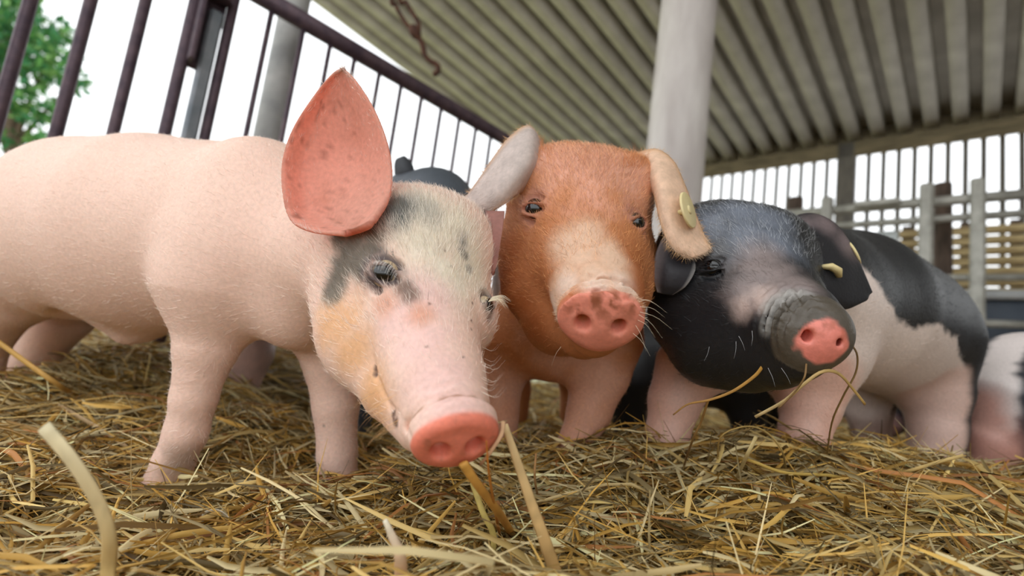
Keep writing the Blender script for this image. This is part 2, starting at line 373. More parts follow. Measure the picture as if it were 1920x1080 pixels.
Fq = np.stack([i*ny+j, (i+1)*ny+j, (i+1)*ny+j+1, i*ny+j+1], -1); Fq = Fq[keep.ravel()[Fq].all(1)]
bed = obj_np('straw_bed', V, Fq, M['bed']); tag(bed, 'trampled straw bedding heaped over the pen floor', 'straw bed', kind='stuff')

PAL = lin(np.array([(228, 196, 124), (212, 172, 92), (190, 148, 70), (170, 134, 70), (146, 110, 52), (112, 86, 40), (220, 200, 150), (180, 158, 110), (120, 102, 66), (204, 160, 76), (96, 78, 38), (176, 120, 66), (240, 220, 166)]))
PW = np.array([2, 2, 1, 1, .8, .8, 2, 1, .7, 1.6, .6, .7, 2.2]); PW /= PW.sum()
def strands(n, xr, yr, L, w, flat=.16, seed=1, lift=.02, seg=5, yaw_bias=.6, reg=None):
    g = np.random.default_rng(seed)
    x = g.uniform(*xr, n); y = g.uniform(*yr, n)
    if reg is not None: k = reg(x, y); x, y = x[k], y[k]; n = len(x)
    yaw = g.normal(0, yaw_bias, n) + np.where(g.random(n) < .35, g.uniform(0, math.pi, n), 0)
    ln = g.uniform(*L, n)*np.where(g.random(n) < .12, 1.7, 1); wd_ = g.uniform(*w, n)
    s = np.linspace(-.5, .5, seg)
    curv = g.normal(0, .45, n); kink = np.where(g.random(n) < .25, g.normal(0, .7, n), 0)
    ang = yaw[:, None] + curv[:, None]*s[None] + kink[:, None]*(s[None] > .1)
    dx = np.cos(ang)*ln[:, None]/(seg-1); dy = np.sin(ang)*ln[:, None]/(seg-1)
    X = x[:, None]+np.cumsum(dx, 1)-dx.sum(1)[:, None]/2; Y = y[:, None]+np.cumsum(dy, 1)-dy.sum(1)[:, None]/2
    pitch = g.normal(0, flat, n); base = g.uniform(-.004, 1, n)*0 + g.random(n)**2*lift
    arch = g.normal(0, .05, n)
    Zc = .6*Hs(X, Y)+.4*Hs(x, y)[:, None] + base[:, None] + pitch[:, None]*s[None]*ln[:, None] + arch[:, None]*ln[:, None]*(1-4*s[None]**2) + .004
    Zc = np.maximum(Zc, Hs(X, Y)-.006)
    P = np.stack([X, Y, Zc], -1)
    T = np.gradient(P, axis=1); T /= np.linalg.norm(T, axis=2)[..., None]+1e-9
    roll = g.normal(0, .7, n)
    up = np.stack([np.zeros(n), np.zeros(n), np.ones(n)], -1)[:, None, :]*np.ones((1, seg, 1))
    S = np.cross(T, up); S /= np.linalg.norm(S, axis=2)[..., None]+1e-9; Nn = np.cross(S, T)
    tw = roll[:, None]+g.normal(0, .5, n)[:, None]*s[None]
    S2 = S*np.cos(tw)[..., None]+Nn*np.sin(tw)[..., None]; N2 = -S*np.sin(tw)[..., None]+Nn*np.cos(tw)[..., None]
    prof = np.ones(seg); prof[0] = .55; prof[-1] = .35
    hw = (wd_[:, None]*prof[None]/2)[..., None]
    Lf, Rt, Md = P-S2*hw, P+S2*hw, P+N2*hw*.7
    Vv = np.stack([Lf, Md, Rt], 2).reshape(-1, 3)
    k0 = (np.arange(n)*seg*3)[:, None, None] + (np.arange(seg-1)*3)[None, :, None] + np.arange(2)[None, None, :]
    Fc = np.stack([k0, k0+1, k0+4, k0+3], -1).reshape(-1, 4)
    c = np.minimum(PAL[g.choice(len(PAL), n, p=PW)]*g.uniform(.5, 1.25, n)[:, None], .9)
    return Vv, Fc, np.repeat(c, seg*3, 0)
def join(parts):
    V, Fc, Cc = [], [], []; o = 0
    for v, f, c in parts: V.append(v); Fc.append(f+o); Cc.append(c); o += len(v)
    return np.vstack(V), np.vstack(Fc), np.vstack(Cc)
inpen = lambda x, y: (x*B[0]+y*B[1] > GB-.25) & (x*A[0]+y*A[1] < WA-.3)
parts = [strands(9000, (-2.0, 1.9), (-.5, 1.2), (.06, .15), (.003, .006), seed=21, lift=.02, seg=4, reg=lambda x, y: inpen(x, y) & ((x < -.7) | (x > .9) | (y < .32)) & (x*x+(y-0)**2 > .25**2)),
         strands(26000, (-.8, 1.0), (.3, 1.05), (.04, .14), (.0016, .0058), seed=11, lift=.03, reg=inpen, flat=.2, seg=6),
         strands(3500, (-.6, .8), (.32, .8), (.02, .06), (.0008, .0024), seed=12, lift=.028, flat=.3, yaw_bias=1.2, reg=inpen),
         strands(9000, (-1.6, 1.9), (.95, 2.2), (.05, .14), (.003, .006), seed=13, lift=.03, reg=inpen, seg=4),
         strands(7000, (-2.2, 3.5), (2.2, 5.2), (.08, .2), (.006, .012), seed=14, lift=.04, reg=inpen, seg=3),
         strands(13000, (-.75, .95), (.3, .95), (.03, .12), (.0008, .0024), seed=16, lift=.034, flat=.25, yaw_bias=.9, reg=inpen),
         strands(2600, (-.6, .8), (.36, .75), (.04, .1), (.0008, .0022), seed=15, lift=.02, flat=.55, yaw_bias=1.0, reg=inpen)]
V, Fc, Cc = join(parts)
o = obj_np('loose_straw', V, Fc, M['straw'], bed, Cc); tag(o, kind='stuff')

# ------------------------------------------------------------------ signed-distance sculpting for the pigs
def smin(a, b, k): h = np.maximum(k-np.abs(a-b), 0)/k; return np.minimum(a, b)-h*h*k*.25
class Pig:
    def __init__(s, name): s.p = []; s.name = name
    def rc(s, a, b, k=.02, op='u'):
        A_, B_ = W(*a[:3]), W(*b[:3]); s.p.append(dict(t='rc', a=A_, b=B_, ra=a[3]*a[2]/FPX, rb=b[3]*b[2]/FPX, k=k, op=op))
    def rcw(s, a, b, ra, rb, k=.01, op='u'): s.p.append(dict(t='rc', a=np.asarray(a, float), b=np.asarray(b, float), ra=ra, rb=rb, k=k, op=op))
    def chain(s, L, k=.02, op='u'):
        s.p.append(dict(t='ch', P=np.array([W(*q[:3]) for q in L]), r=np.array([q[3]*q[2]/FPX for q in L]), k=k, op=op))
    def ball(s, a, k=.02, op='u'): s.rc(a, a, k, op)
    def el(s, c, r, ax, k=.01, op='u'): s.p.append(dict(t='el', c=np.asarray(c, float), r=np.asarray(r, float), ax=np.asarray(ax, float), k=k, op=op))
    def disc(s, c, ax, R1, R2, h, rd, k=.006, op='u'): s.p.append(dict(t='di', c=np.asarray(c, float), ax=np.asarray(ax, float), R=(R1, R2), h=h, rd=rd, k=k, op=op))
    def wrinkle(s, c, n, lam, amp, rad): s.p.append(dict(t='wr', c=np.asarray(c, float), n=unit(n), lam=lam, amp=amp, rad=rad, k=0, op='w'))
    @staticmethod
    def bounds(q):
        if q['t'] == 'rc':
            m = max(q['ra'], q['rb']); return np.minimum(q['a'], q['b'])-m, np.maximum(q['a'], q['b'])+m
        if q['t'] == 'al': return q['c']-q['re']*1.9, q['c']+q['re']*1.9
        if q['t'] == 'ch': return (q['P']-q['r'][:, None]).min(0), (q['P']+q['r'][:, None]).max(0)
        m = max(q['r']) if q['t'] == 'el' else (max(q['R'])+q['h'] if q['t'] == 'di' else q['rad']*2.2)
        return q['c']-m, q['c']+m
    @staticmethod
    def dist(q, P):
        if q['t'] == 'rc':
            ba = q['b']-q['a']; l2 = ba@ba
            pa = P-q['a']
            h = np.clip((pa@ba)/l2, 0, 1) if l2 > 1e-12 else np.zeros(len(P))
            dv = pa-h[:, None]*ba
            return np.sqrt((dv*dv).sum(1)) - (q['ra']+(q['rb']-q['ra'])*h)
        if q['t'] == 'ch':
            f = None
            for i in range(len(q['r'])-1):
                d = Pig.dist(dict(t='rc', a=q['P'][i], b=q['P'][i+1], ra=q['r'][i], rb=q['r'][i+1]), P); f = d if f is None else smin(f, d, .008)
            return f
        L = (P-q['c'])@q['ax'].T
        if q['t'] == 'al':                                             # almond-shaped lid opening
            ra = np.linalg.norm(L, axis=1)+1e-9; az = np.arctan2(L[:, 0], L[:, 2]); el = np.arcsin(np.clip(L[:, 1]/ra, -1, 1)); m = 1-(az/q['wid'])**2
            return np.maximum.reduce([q['re']*(el-q['e'][0]*m), q['re']*(-el-q['e'][1]*m), q['re']*.9-ra, ra-q['re']*1.75, -L[:, 2]])
        if q['t'] == 'el':
            k0 = np.sqrt(((L/q['r'])**2).sum(1)); k1 = np.sqrt(((L/q['r']**2)**2).sum(1)); return k0*(k0-1)/np.maximum(k1, 1e-9)
        R1, R2 = q['R']; rd = q['rd']                                # axes rows: right, up, normal
        rr_ = np.sqrt((L[:, 0]/R1)**2+(L[:, 1]/R2)**2); dr = (rr_-1)*min(R1, R2)+rd; dz = np.abs(L[:, 2])-q['h']+rd
        return np.minimum(np.maximum(dr, dz), 0)+np.sqrt(np.maximum(dr, 0)**2+np.maximum(dz, 0)**2)-rd
    @staticmethod
    def comb(f, q, P):
        if q['op'] == 'w':
            dv = P-q['c']; w = np.exp(-(dv*dv).sum(1)/q['rad']**2)
            x = dv@q['n']; x = x + .0015*np.sin(dv[:, 0]*300)
            return f - q['amp']*w*np.sin(2*math.pi*x/q['lam'])
        d = Pig.dist(q, P); k = q['k']
        if q['op'] == 'u':
            h = np.maximum(k-np.abs(f-d), 0)/k if k else 0; return np.minimum(f, d)-h*h*k*.25
        d = -d; h = np.maximum(k-np.abs(f-d), 0)/k if k else 0; return np.maximum(f, d)+h*h*k*.25
    def ev(s, P):
        f = np.full(len(P), .3)
        for q in s.p: f = s.comb(f, q, P)
        return f
    def hit(s, u, v, d0=.28, d1=1.6):
        D = np.arange(d0, d1, .002); P = CAM+ray(u, v)[None]*D[:, None]; f = s.ev(P); i = np.argmax(f < 0)
        if f[i] >= 0: i = np.argmin(f)
        d = D[i]-(.002*f[i]/(f[i]-f[i-1]+1e-9) if i else 0); p = W(u, v, d); e = 1e-3
        g = s.ev(np.array([p+e*np.eye(3)[j] for j in range(3)]+[p-e*np.eye(3)[j] for j in range(3)]))
        return p, unit(g[:3]-g[3:])
    def mesh(s, fine, hf=.003, hc=.0075):
        """fine = (lo, hi) world box meshed at hf; elsewhere hc"""
        los, his = zip(*[s.bounds(q) for q in s.p if q['op'] == 'u']); lo = np.min(los, 0)-.02; hi = np.max(his, 0)+.02
        ax = []
        for j in range(3):
            L = [lo[j]]
            while L[-1] < hi[j]:
                x = L[-1]; dist = max(fine[0][j]-x, x-fine[1][j], 0)
                L.append(x+min(hc, hf+.12*dist))
            ax.append(np.array(L))
        sh = tuple(len(a) for a in ax); Fd = np.full(sh, .3, np.float32)
        for q in s.p:
            l, h = s.bounds(q); m = q['k']+.012
            sl_ = tuple(slice(max(0, np.searchsorted(ax[j], l[j]-m)-1), np.searchsorted(ax[j], h[j]+m)+1) for j in range(3))
            G = np.stack(np.meshgrid(*[ax[j][sl_[j]] for j in range(3)], indexing='ij'), -1); s3 = G.shape[:3]
            Fd[sl_] = s.comb(Fd[sl_].ravel().astype(float), q, G.reshape(-1, 3)).reshape(s3)
        return nets(Fd, ax)
CORN = [(i, j, k) for i in (0, 1) for j in (0, 1) for k in (0, 1)]
EDG = [(a, b) for a in range(8) for b in range(a+1, 8) if sum(abs(CORN[a][i]-CORN[b][i]) for i in range(3)) == 1]
def nets(Fd, ax):
    S = Fd < 0; sh = np.array(Fd.shape)-1
    cnt = sum(S[i:sh[0]+i, j:sh[1]+j, k:sh[2]+k].astype(np.int8) for i, j, k in CORN)
    I = np.argwhere((cnt > 0) & (cnt < 8))
    idx = np.full(sh, -1, np.int32); idx[tuple(I.T)] = np.arange(len(I))
    val = np.stack([Fd[I[:, 0]+i, I[:, 1]+j, I[:, 2]+k] for i, j, k in CORN], 1).astype(float)
    pos = np.stack([np.stack([ax[0][I[:, 0]+i], ax[1][I[:, 1]+j], ax[2][I[:, 2]+k]], 1) for i, j, k in CORN], 1)
    acc = np.zeros((len(I), 3)); n = np.zeros(len(I))
    for a, b in EDG:
        m = (val[:, a] < 0) != (val[:, b] < 0); t = np.where(m, val[:, a]/np.where(m, val[:, a]-val[:, b], 1), 0)
        acc += np.where(m[:, None], pos[:, a]+(pos[:, b]-pos[:, a])*t[:, None], 0); n += m
    V = acc/n[:, None]; Q = []
    for d in range(3):
        sl0 = [slice(None)]*3; sl1 = [slice(None)]*3; sl0[d] = slice(0, -1); sl1[d] = slice(1, None)
        X = S[tuple(sl0)] != S[tuple(sl1)]; E = np.argwhere(X)
        o1, o2 = (d+1) % 3, (d+2) % 3
        E = E[(E[:, o1] > 0) & (E[:, o2] > 0) & (E[:, o1] < sh[o1]) & (E[:, o2] < sh[o2])]
        def cell(a, b): c = E.copy(); c[:, o1] -= a; c[:, o2] -= b; return idx[tuple(c.T)]
        q = np.stack([cell(1, 1), cell(0, 1), cell(0, 0), cell(1, 0)], 1)
        flip = ~S[tuple(E.T)]; q[flip] = q[flip][:, ::-1]; Q.append(q)
    return V, np.vstack(Q)
def vnormals(V, Q):
    n = np.cross(V[Q[:, 2]]-V[Q[:, 0]], V[Q[:, 3]]-V[Q[:, 1]]); N = np.zeros_like(V)
    for k in range(4): np.add.at(N, Q[:, k], n)
    return N/(np.linalg.norm(N, axis=1)[:, None]+1e-12)

def snout(pig, c, n, roll_deg, R1, R2, h=.010, rim=.005, nost=.38, nr=(.0065, .0085, .012)):
    c = W(*c); n = unit(n)
    r = unit(np.cross(Uv, n)); up = np.cross(n, r); a = math.radians(roll_deg)
    r, up = r*math.cos(a)+up*math.sin(a), up*math.cos(a)-r*math.sin(a)
    ax = np.array([r, up, n])
    pig.disc(c-n*h*.6, ax, R1, R2, h, rim, .010)
    for s in (-1, 1):
        pig.el(c+r*s*R1*nost-up*R2*.02+n*h*.35, nr, np.array([r, up, n]), .004, 's')
    pig.p.append(dict(t='ch', P=np.array([c-n*h*1.9+r*R1*1.0*math.cos(t)+up*R2*1.0*math.sin(t) for t in np.linspace(-.5, math.pi+.5, 15)]), r=np.full(15, .0014), k=.004, op='s'))
    pig.sn = (c, ax, R1, R2)
def eye_build(pig, u, v, re, gaze, tilt=0, up_=.55, lo_=.5, wid=1.05, sink=.55, look=None, bulge=1.24):
    p, n = pig.hit(u, v); n = unit(n*.3+unit(gaze)*.7); g = unit(look if look is not None else n)
    r = unit(np.cross(Uv, n)); up = np.cross(n, r); a = math.radians(tilt)
    r, up = r*math.cos(a)+up*math.sin(a), up*math.cos(a)-r*math.sin(a)
    c = p-n*re*sink
    pig.rcw(c, c, re*bulge, re*bulge, re*1.0)
    S = lambda el, rad, ra, k: pig.p.append(dict(t='ch', P=np.array([c+(r*math.sin(t)*math.cos(el*math.cos(t*.8))+up*math.sin(el*math.cos(t*.8))+n*math.cos(t)*math.cos(el*math.cos(t*.8)))*re*rad for t in np.linspace(-1.15, 1.15, 9)]), r=np.full(9, re*ra), k=re*k, op='s'))
    S(up_+.52, bulge+.05, .09, .35); S(-lo_-.5, bulge+.10, .05, .3)                          # creases above and below the lids
    pig.p.append(dict(t='al', c=c, ax=np.array([r, up, n]), re=re, e=(up_, lo_), wid=wid, k=re*.10, op='s'))
    pig.eyes = getattr(pig, 'eyes', [])+[(c, re, g, r, up, n)]
def add_eyes(root, pig, iris, sclera, cosp=.80):
    for c, re, g, r, up, n in pig.eyes:
        th_, ph = np.meshgrid(np.linspace(0, math.pi, 25), np.arange(32)*2*math.pi/32, indexing='ij')
        d = np.stack([np.sin(th_)*np.cos(ph), np.sin(th_)*np.sin(ph), np.cos(th_)], -1).reshape(-1, 3)
        ca = d@g; cc = np.where(ca[:, None] > cosp+.1, lin((6, 6, 8)), np.where(ca[:, None] > cosp, lin(iris), lin(sclera)))
        i, j = np.meshgrid(np.arange(24), np.arange(32), indexing='ij'); k = (j+1) % 32
        Fc = np.stack([i*32+j, (i+1)*32+j, (i+1)*32+k, i*32+k], -1).reshape(-1, 4)
        R_ = re*(1.0+.04*np.clip((ca-cosp)/(1-cosp), 0, 1))
        obj_np('eye', c+d*R_[:, None], Fc, M['eye'], root, cc)

def paint(P, base, blobs, noise=.35, ns=70, C0=None):
    """coat pattern: base colour and spots given as (centre xyz, radius m, softness 0..1, colour, strength)"""
    C_ = np.broadcast_to(lin(base), (len(P), 3)).copy() if C0 is None else C0.copy()
    nz = fbm(P, ns, 3, 9)-.5
    for c, r, soft, col, st in blobs:
        c = np.atleast_2d(c); d = np.full(len(P), 9.)
        for q in c: d = np.minimum(d, np.linalg.norm(P-q, axis=1))
        d = d+nz*r*noise*2
        w = np.clip((r*(1+soft)-d)/(2*r*soft+1e-9), 0, 1); w = w*w*(3-2*w)*st
        C_ += (lin(col)-C_)*w[:, None]
    return C_
def specks(P, n_list, C_):
    for c, r, col in n_list:
        d = np.linalg.norm(P-c, axis=1)/r + (vnoise(P, 500, 3)-.5)*.9
        w = np.clip(1.3-d, 0, 1); C_ += (lin(col)-C_)*w[:, None]
    return C_

def loft_ear(root, rails, mat, colf, thick=.0016, nu=34, nv=22, name='ear'):
    R_ = np.array([catmull([W(*p) for p in r], nu) for r in rails])        # rails x nu x 3
    G = np.array([catmull(R_[:, i], nv) for i in range(nu)])               # nu x nv x 3
    du = np.gradient(G, axis=0); dv = np.gradient(G, axis=1); N = np.cross(du, dv); N /= np.linalg.norm(N, axis=2)[..., None]+1e-12
    s = np.linspace(0, 1, nv); tk = thick*(.35+.65*np.sqrt(np.clip(4*s*(1-s), 0, 1)))[None, :, None]*(1+1.2*(1-np.linspace(0, 1, nu))**2)[:, None, None]
    T, Bt = G+N*tk, G-N*tk; m = nu*nv
    V = np.vstack([T.reshape(-1, 3), Bt.reshape(-1, 3)])
    i, j = np.meshgrid(np.arange(nu-1), np.arange(nv-1), indexing='ij')
    q = np.stack([i*nv+j, (i+1)*nv+j, (i+1)*nv+j+1, i*nv+j+1], -1).reshape(-1, 4)
    Q = [q, q[:, ::-1]+m]
    a = np.arange(nu-1)
    for jj, fl in ((0, 0), (nv-1, 1)):
        e_ = np.stack([a*nv+jj, a*nv+jj+m, (a+1)*nv+jj+m, (a+1)*nv+jj], -1); Q.append(e_[:, ::-1] if fl else e_)
    b = np.arange(nv-1)
    for ii, fl in ((0, 1), (nu-1, 0)):
        e_ = np.stack([ii*nv+b, ii*nv+b+m, ii*nv+b+1+m, ii*nv+b+1], -1); Q.append(e_[:, ::-1] if fl else e_)
    uu, ss = np.meshgrid(np.linspace(0, 1, nu), s, indexing='ij'); uu = np.tile(uu.ravel(), 2); ss = np.tile(ss.ravel(), 2)
    side = np.r_[np.ones(m), np.zeros(m)]
    cc = colf(V, uu, ss, side)
    o = obj_np(name, V, np.vstack(Q), mat, root, cc)
    return o, G, N

def hair_ribbons(P, N, D, L, w, C_, g, seg=3, lift=.25, lj=.15, dj=.3, droop=0.0):
    n = len(P)
    D = D-N*(D*N).sum(1)[:, None]; D /= np.linalg.norm(D, axis=1)[:, None]+1e-9
    S = np.cross(N, D); D = D+S*g.normal(0, dj, n)[:, None]; D /= np.linalg.norm(D, axis=1)[:, None]
    li = np.clip(lift+g.normal(0, lj, n), .02, 1.5)[:, None]
    V = []; S = np.cross(N, D); a = g.normal(0, .6, n)[:, None]; S = S*np.cos(a)+N*np.sin(a)
    for k in range(seg+1):
        t = k/seg; c = P+D*(L[:, None]*t)+N*(L[:, None]*li*(t-.45*t*t))-N*.0004; c[:, 2] -= droop*L*t*t
        if k < seg: hw = (w*(1-.55*t)/2)[:, None]; V += [c-S*hw, c+S*hw]
        else: V.append(c)
    m = 2*seg+1; V = np.stack(V, 1).reshape(-1, 3); b = np.arange(n)*m
    Fc = [np.stack([b+2*k, b+2*k+1, b+2*k+3, b+2*k+3+0], -1) for k in range(0)]
    T = []
    for k in range(seg-1): T += [np.stack([b+2*k, b+2*k+1, b+2*k+3], -1), np.stack([b+2*k, b+2*k+3, b+2*k+2], -1)]
    k = seg-1; T.append(np.stack([b+2*k, b+2*k+1, b+2*k+2], -1))
    return V, np.vstack(T), np.repeat(C_, m, 0)
def ear_hair(G, N, n, L, c, g):
    nu, nv = G.shape[:2]; i = g.integers(5, nu-1, n); j = g.integers(0, nv-1, n); a = g.random((n, 1)); b = g.random((n, 1))
    P = (G[i, j]*(1-a)+G[i, j+1]*a)*(1-b)+(G[i-1, j]*(1-a)+G[i-1, j+1]*a)*b; sg = np.where(g.random(n) < .5, -1, 1)[:, None]; Nn = N[i, j]*sg
    return hair_ribbons(P+Nn*.0014, Nn, G[i, j]-G[i-2, j], g.uniform(*L, n), np.full(n, .00026), np.clip(lin(c)*g.uniform(.55, 1.15, (n, 1)), 0, 1), g, 3, .25, .15, .35)
def sample(V, Q, N, dens, n, g):
    T = np.vstack([Q[:, [0, 1, 2]], Q[:, [0, 2, 3]]]); ar = np.linalg.norm(np.cross(V[T[:, 1]]-V[T[:, 0]], V[T[:, 2]]-V[T[:, 0]]), axis=1)
    w = ar*dens[T[:, 0]]; i = g.choice(len(T), n, p=w/w.sum()); a, b = g.random(n), g.random(n); f = a+b > 1; a[f], b[f] = 1-a[f], 1-b[f]
    t = T[i]; bc = np.stack([1-a-b, a, b], 1)
    return (V[t]*bc[..., None]).sum(1), unitr((N[t]*bc[..., None]).sum(1)), t[:, 0]
def unitr(v): return v/(np.linalg.norm(v, axis=1)[:, None]+1e-12)
def long_hairs(lst):
    """single whiskers and lashes: (world points, width, colour)"""
    out = []
    for P, w, c in lst:
        P = catmull(P, 6); T = unitr(np.gradient(P, axis=0)); vdir = unit(P.mean(0)-CAM); S = unitr(np.cross(T, vdir+np.array([.02, .03, .01])))
        hw = w*np.linspace(1, .15, 6)[:, None]/2; V = np.stack([P-S*hw, P+S*hw], 1).reshape(-1, 3); k = np.arange(5)*2
        Fc = np.vstack([np.stack([k, k+1, k+3], -1), np.stack([k, k+3, k+2], -1)]); out.append((V, Fc, np.broadcast_to(lin(c), (12, 3))))
    return out
def hooves(root, feet):
    for p, dirv in feet:
        d = unit([dirv[0], dirv[1], 0]); sd = np.array([-d[1], d[0], 0])
        for s in (-1, 1):
            V, Fc = tube_np([p+sd*s*.009+d*-.006+Z*.026, p+sd*s*.0095+d*.002+Z*.012, p+sd*s*.010+d*.010+Z*-.004, p+sd*s*.009+d*.014+Z*-.012], [.0125, .0135, .0135, .010], 8, 1.15, d)
            me = quads_to_mesh('hoof', V-world_loc(root), Fc); link('hoof', me, M['hoof'], root)

def finish(root, pig, fine, colf, mat, hf=.003, hc=.0075):
    V, Q = pig.mesh(fine, hf, hc); N = vnormals(V, Q); C_ = np.clip(colf(V, N), 0, 1)
    obj_np('body', V, Q, mat, root, C_)
    return V, Q, N, C_
def boxw(pts, m): P = np.array([W(*p) for p in pts]); return P.min(0)-m, P.max(0)+m
toC = lambda u, v: -unit(ray(u, v))

# ================================================================== pig 1: pink pig with a grey eye patch
def pig_pink():
    root = empty('piglet', np.array([*W(330, 900, .7)[:2], .06]))
    tag(root, 'pink piglet with a grey patch round its eye and one upright ear', 'pig', 'piglets in the straw pen')
    g = np.random.default_rng(101); p = Pig('pink')
    p.chain([(525, 442, .66, 156), (430, 442, .70, 170), (300, 440, .75, 182), (180, 432, .80, 168), (85, 446, .86, 142)], .03)
    p.ball((150, 465, .77, 118), .03); p.chain([(470, 330, .62, 60), (400, 520, .605, 62)], .05)   # hip, shoulder blade
    p.chain([(118, 455, .70, 10), (128, 520, .72, 12), (150, 585, .76, 14)], .05, 's')               # flank fold
    p.ball((255, 600, .76, 40), .04)                                        # belly
    p.chain([(238, 612, .745, 16), (236, 630, .742, 9)], .02)               # navel fold
    p.chain([(525, 450, .66, 150), (620, 480, .60, 128), (715, 492, .535, 122)], .03)
    p.ball((450, 500, .61, 100), .05); p.ball((560, 585, .60, 70), .04)     # shoulder, brisket
    p.chain([(410, 560, .61, 92), (388, 650, .60, 54), (364, 745, .595, 39), (350, 810, .595, 37), (325, 868, .595, 35), (306, 915, .595, 37), (300, 950, .595, 36)], .035)
    p.chain([(600, 590, .66, 70), (622, 680, .655, 50), (630, 760, .65, 41), (632, 850, .65, 35), (634, 905, .65, 36), (634, 945, .65, 35)], .03)
    p.chain([(60, 450, .80, 118), (0, 560, .80, 62), (-35, 650, .83, 40), (-45, 740, .83, 34), (-40, 800, .83, 36)], .04)      # near hind leg
    p.chain([(130, 500, .95, 90), (118, 590, .97, 52), (80, 650, .98, 38), (40, 700, .98, 31), (25, 740, .98, 33)], .03)       # far hind leg
    # head
    p.chain([(765, 486, .505, 138), (788, 600, .46, 112), (818, 712, .405, 90), (846, 785, .372, 79)], .025)
    p.ball((838, 470, .52, 92), .03); p.ball((715, 490, .545, 86), .03)
    p.chain([(672, 585, .50, 82), (690, 650, .47, 74)], .03); p.ball((872, 600, .49, 58), .03)
    p.chain([(680, 630, .475, 78), (735, 735, .425, 52), (782, 806, .385, 36)], .02)
    n = .62*toC(855, 825) - .76*Uv + .17*Rv
    snout(p, (855, 826, .352), n, 7, .0305, .0275, .011, .006)
    for a, b in (((768, 818, .374), (735, 765, .395)), ((735, 765, .395), (704, 700, .425)), ((704, 700, .425), (700, 672, .435))):
        pa, _ = p.hit(a[0], a[1]); pb, _ = p.hit(b[0], b[1]); p.rcw(pa, pb, .0013, .0013, .004, 's')
    hp, _ = p.hit(840, 745); p.wrinkle(hp, unit(n), .0085, .0009, .022)
    eye_build(p, 720, 513, .0122, unit(toC(720, 512)+.05*Rv-.1*Uv), -30, .50, .52, 1.05, .55, unit(toC(720, 512)-.17*Rv+.06*Uv))
    eye_build(p, 915, 573, .0095, unit(.3*toC(917, 573)+.9*Rv), 20)
    hh = lambda u, v: p.hit(u, v)[0]
    # coat pattern
    c, ax, R1, R2 = p.sn
    grey = np.array([hh(u, v) for u, v in ((640, 440), (655, 470), (640, 505), (650, 490), (680, 425), (715, 408), (745, 396), (690, 470), (628, 540), (635, 525), (665, 450), (700, 440), (670, 490))])
    def colf(V, N):
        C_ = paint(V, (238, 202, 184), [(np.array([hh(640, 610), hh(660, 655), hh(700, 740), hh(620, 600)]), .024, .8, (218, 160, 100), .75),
             (np.array([hh(800, 400), hh(850, 430), hh(880, 500), hh(800, 450), hh(840, 520)]), .028, .8, (232, 222, 200), .9),
             (np.array([hh(790, 640), hh(820, 700), hh(760, 600), hh(800, 560), hh(850, 760)]), .024, .7, (232, 190, 182), .8),
             (grey, .0155, .55, (96, 92, 80), .9), (np.array([hh(780, 390), hh(745, 410), hh(800, 400)]), .013, .9, (104, 106, 104), .6),
             (np.array([p.eyes[0][0]]), .0175, .3, (84, 72, 74), .95), (np.array([hh(757, 540), hh(768, 552)]), .008, .7, (106, 82, 66), .85),
             (np.array([hh(720, 570), hh(790, 590)]), .010, .8, (214, 148, 116), .7),
             (np.array([hh(866, 470), hh(872, 480), hh(880, 505), hh(868, 455)]), .0045, .7, (100, 98, 92), .8),
             (np.array([p.eyes[1][0]]), .014, .5, (70, 58, 54), .9),
             (np.array([hh(340, 865), hh(335, 875)]), .017, .9, (120, 100, 78), .7)])
        C_ = specks(V, [(hh(u, v), r_, (104, 78, 66)) for u, v, r_ in ((884, 602, .0016), (886, 568, .0014), (884, 618, .001), (800, 650, .0012), (806, 570, .0012), (730, 640, .001), (868, 670, .0012), (834, 470, .0012), (846, 500, .001), (706, 690, .003), (706, 703, .003), (738, 775, .004), (742, 790, .004), (629, 902, .003), (607, 800, .0015), (605, 870, .0013), (322, 780, .001))], C_)
        L = (V-c)@ax.T; f = np.clip((L[:, 2]+.006)/.004, 0, 1)*(((L[:, 0]/R1)**2+(L[:, 1]/R2)**2) < 1.25)
        C_ += (lin((230, 130, 106))-C_)*f[:, None]
        mud = np.clip((fbm(V, 120, 3, 4)-.56)*6, 0, 1)*f; C_ += (lin((150, 96, 74))-C_)*(mud*.5)[:, None]
        ring = np.exp(-((L[:, 2]+.020)/.0018)**2)*(L[:, 1] > 0)*(np.sqrt(L[:, 0]**2+L[:, 1]**2) < .045)*np.clip((vnoise(V, 160, 8)-.35)*4, 0, 1); C_ += (lin((150, 100, 66))-C_)*(ring*.8)[:, None]
        return C_
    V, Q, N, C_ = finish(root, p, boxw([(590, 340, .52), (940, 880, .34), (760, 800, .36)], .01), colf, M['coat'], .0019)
    add_eyes(root, p, (16, 16, 18), (206, 184, 150), .66)
    # ears
    def earcol(P, uu, ss, side):
        base = lin((244, 182, 160)); C2 = np.broadcast_to(base, (len(P), 3)).copy()
        tip = np.clip((uu-.82)/.18, 0, 1); C2 += (lin((240, 204, 188))-C2)*tip[:, None]
        sp = np.clip((fbm(P, 420, 3, 21)-.64)*9, 0, 1)*np.clip(1-ss*.9, 0, 1); C2 += (lin((120, 66, 44))-C2)*(sp*.6)[:, None]
        du = np.clip((fbm(P, 45, 3, 31)-.48)*4, 0, 1)*np.clip(1-np.abs(ss-.35)/.4, 0, 1); C2 += (lin((186, 110, 70))-C2)*(du*.45)[:, None]
        return C2
    L_ = [(645, 440, 0.430), (585, 434, 0.443), (545, 412, 0.455), (530, 360, 0.465), (530, 300, 0.473), (550, 240, 0.477), (590, 178, 0.477), (622, 140, 0.475), (641, 129, 0.473)]
